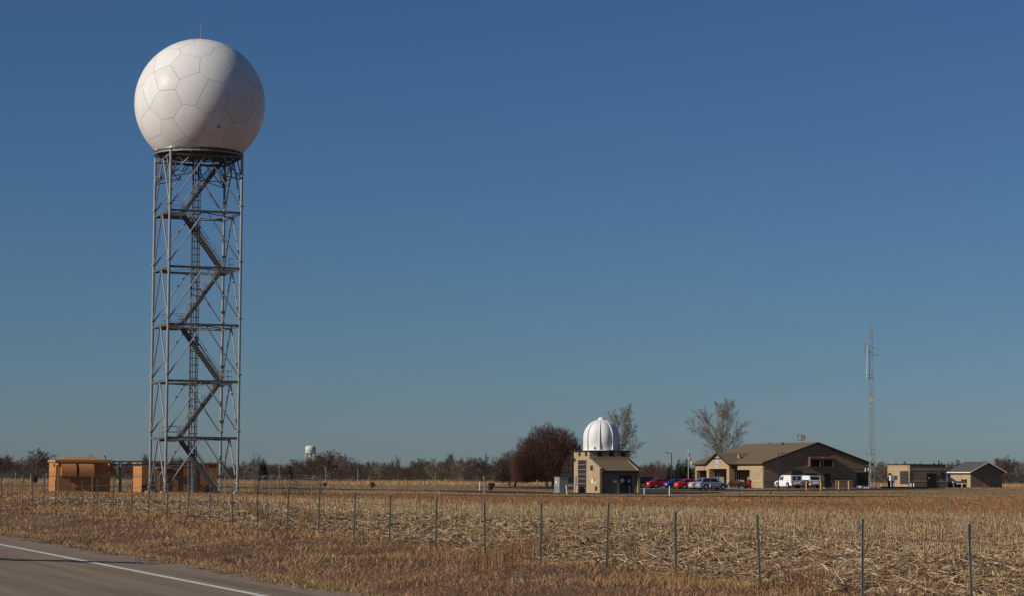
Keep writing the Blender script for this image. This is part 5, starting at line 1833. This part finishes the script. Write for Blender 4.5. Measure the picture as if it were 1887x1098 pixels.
# keep the driveway clear
dp_ = [(p.x, p.y) for p in DRP]
for (xa, ya), (xb, yb) in zip(dp_[:-1], dp_[1:]):
    t = np.clip(((X - xa) * (xb - xa) + (Y - ya) * (yb - ya)) / ((xb - xa) ** 2 + (yb - ya) ** 2), 0, 1)
    k &= np.hypot(X - xa - t * (xb - xa), Y - ya - t * (yb - ya)) > 6.0
X, Y, d = X[k], Y[k], d[k]; n = len(X)
pn = vnoise(X, Y, 11, 21)
cl = palette(n, r, [RUST, GOLD, TAN, DARK], [4, 3, 3, 1])
fe = Y - field_end(X)
rb_ = (r.random(n) < .75 * (X > 50) * (1 - sm(100, 140, fe)))[:, None]
cl = np.where(rb_, palette(n, r, [(.27, .145, .066), (.30, .175, .080), (.20, .105, .052)], [3, 2, 2]), cl)
dk = ((X > 56) & (fe < 9) & (r.random(n) < .75 * (vnoise(X, Y, 7, 61) > .35)))[:, None]
cl = np.where(dk, palette(n, r, [(.085, .052, .030), (.13, .07, .04)], [2, 1]), cl)
tall = np.clip(.40 + .75 * (X > 55) * (1 - sm(12, 60, Y - field_end(X))) + .25 * (vnoise(X, Y, 23, 41) - .4), .2, 1.2)
hh = (.16 + .34 * pn * tall) * r.uniform(.6, 1.2, n) * tall ** .3 * (1 - .72 * sm(185, 255, d) * (X > 60))
blades('far_grass', X, Y, hh, d * .00019 * r.uniform(.7, 1.5, n), np.clip(r.normal(.5, .25, n), 0, 1.0), cl, r, 1,
       'rust brown grass between the corn field and the buildings', 'grass')
# short mown grass round the buildings and on the far pasture
X, Y, d, r = frustum_pts(210000, -300, 2250, 232, 500, 83)
k = ((Y > 193) | (X > 60)) & ~((X > 121) & (X < 150) & (Y > 277) & (Y < 342)) & ~((X > 136) & (X < 180) & (Y > 279) & (Y < 303)) & ~((X > 30) & (X < 58) & (Y > 196) & (Y < 222))
k &= ~((np.abs(X - (po_.x + 9)) < 11) & (Y > po_.y - 6) & (Y < po_.y + 26)) & ~((X > pb.x - 9) & (X < pb.x + 8) & (Y > pb.y - 12) & (Y < pb.y + 10))
for (xa, ya), (xb, yb) in zip(dp_[:-1], dp_[1:]):
    t = np.clip(((X - xa) * (xb - xa) + (Y - ya) * (yb - ya)) / ((xb - xa) ** 2 + (yb - ya) ** 2), 0, 1)
    k &= np.hypot(X - xa - t * (xb - xa), Y - ya - t * (yb - ya)) > 6.5
X, Y, d = X[k], Y[k], d[k]; n = len(X)
pn = vnoise(X, Y, 19, 45)[:, None]
cl = np.where(r.random((n, 1)) < np.clip(1.5 * pn - .25, 0, 1), palette(n, r, [OLIVE, (.24, .19, .085), TAN], [3, 3, 2]), palette(n, r, [GOLD, RUST, TAN, DARK], [3, 3, 3, .6]))
blades('mown_grass', X, Y, r.uniform(.03, .10, n) * (1 + .8 * (X < 95)) * (.6 + .8 * pn[:, 0]), d * .00028 * r.uniform(.7, 1.5, n), np.clip(r.normal(.6, .3, n), 0, 1.2), cl, r, 1,
       'short brown and olive mown grass around the buildings and far pasture', 'grass')
# pale tall grass at the foot of the treeline
X, Y, d, r = frustum_pts(60000, -200, 2100, 470, 590, 91)
u = (X * math.cos(PHI) - Y * math.sin(PHI)) / d * F_PX + W_PX / 2
k = (u < 1020) | (u > 1600)
X, Y, d = X[k], Y[k], d[k]; n = len(X)
blades('tall_dry_grass', X, Y, r.uniform(.3, 1.0, n) * (.35 + .9 * vnoise(X, Y, 9, 31)), d * .00016 * r.uniform(.7, 1.5, n), np.clip(r.normal(.25, .2, n), 0, .8),
       palette(n, r, [STRAWC, TAN, GOLD, RUST], [1.5, 4, 2, 1]), r, 1, 'pale tall dry grass along the foot of the far treeline', 'grass')
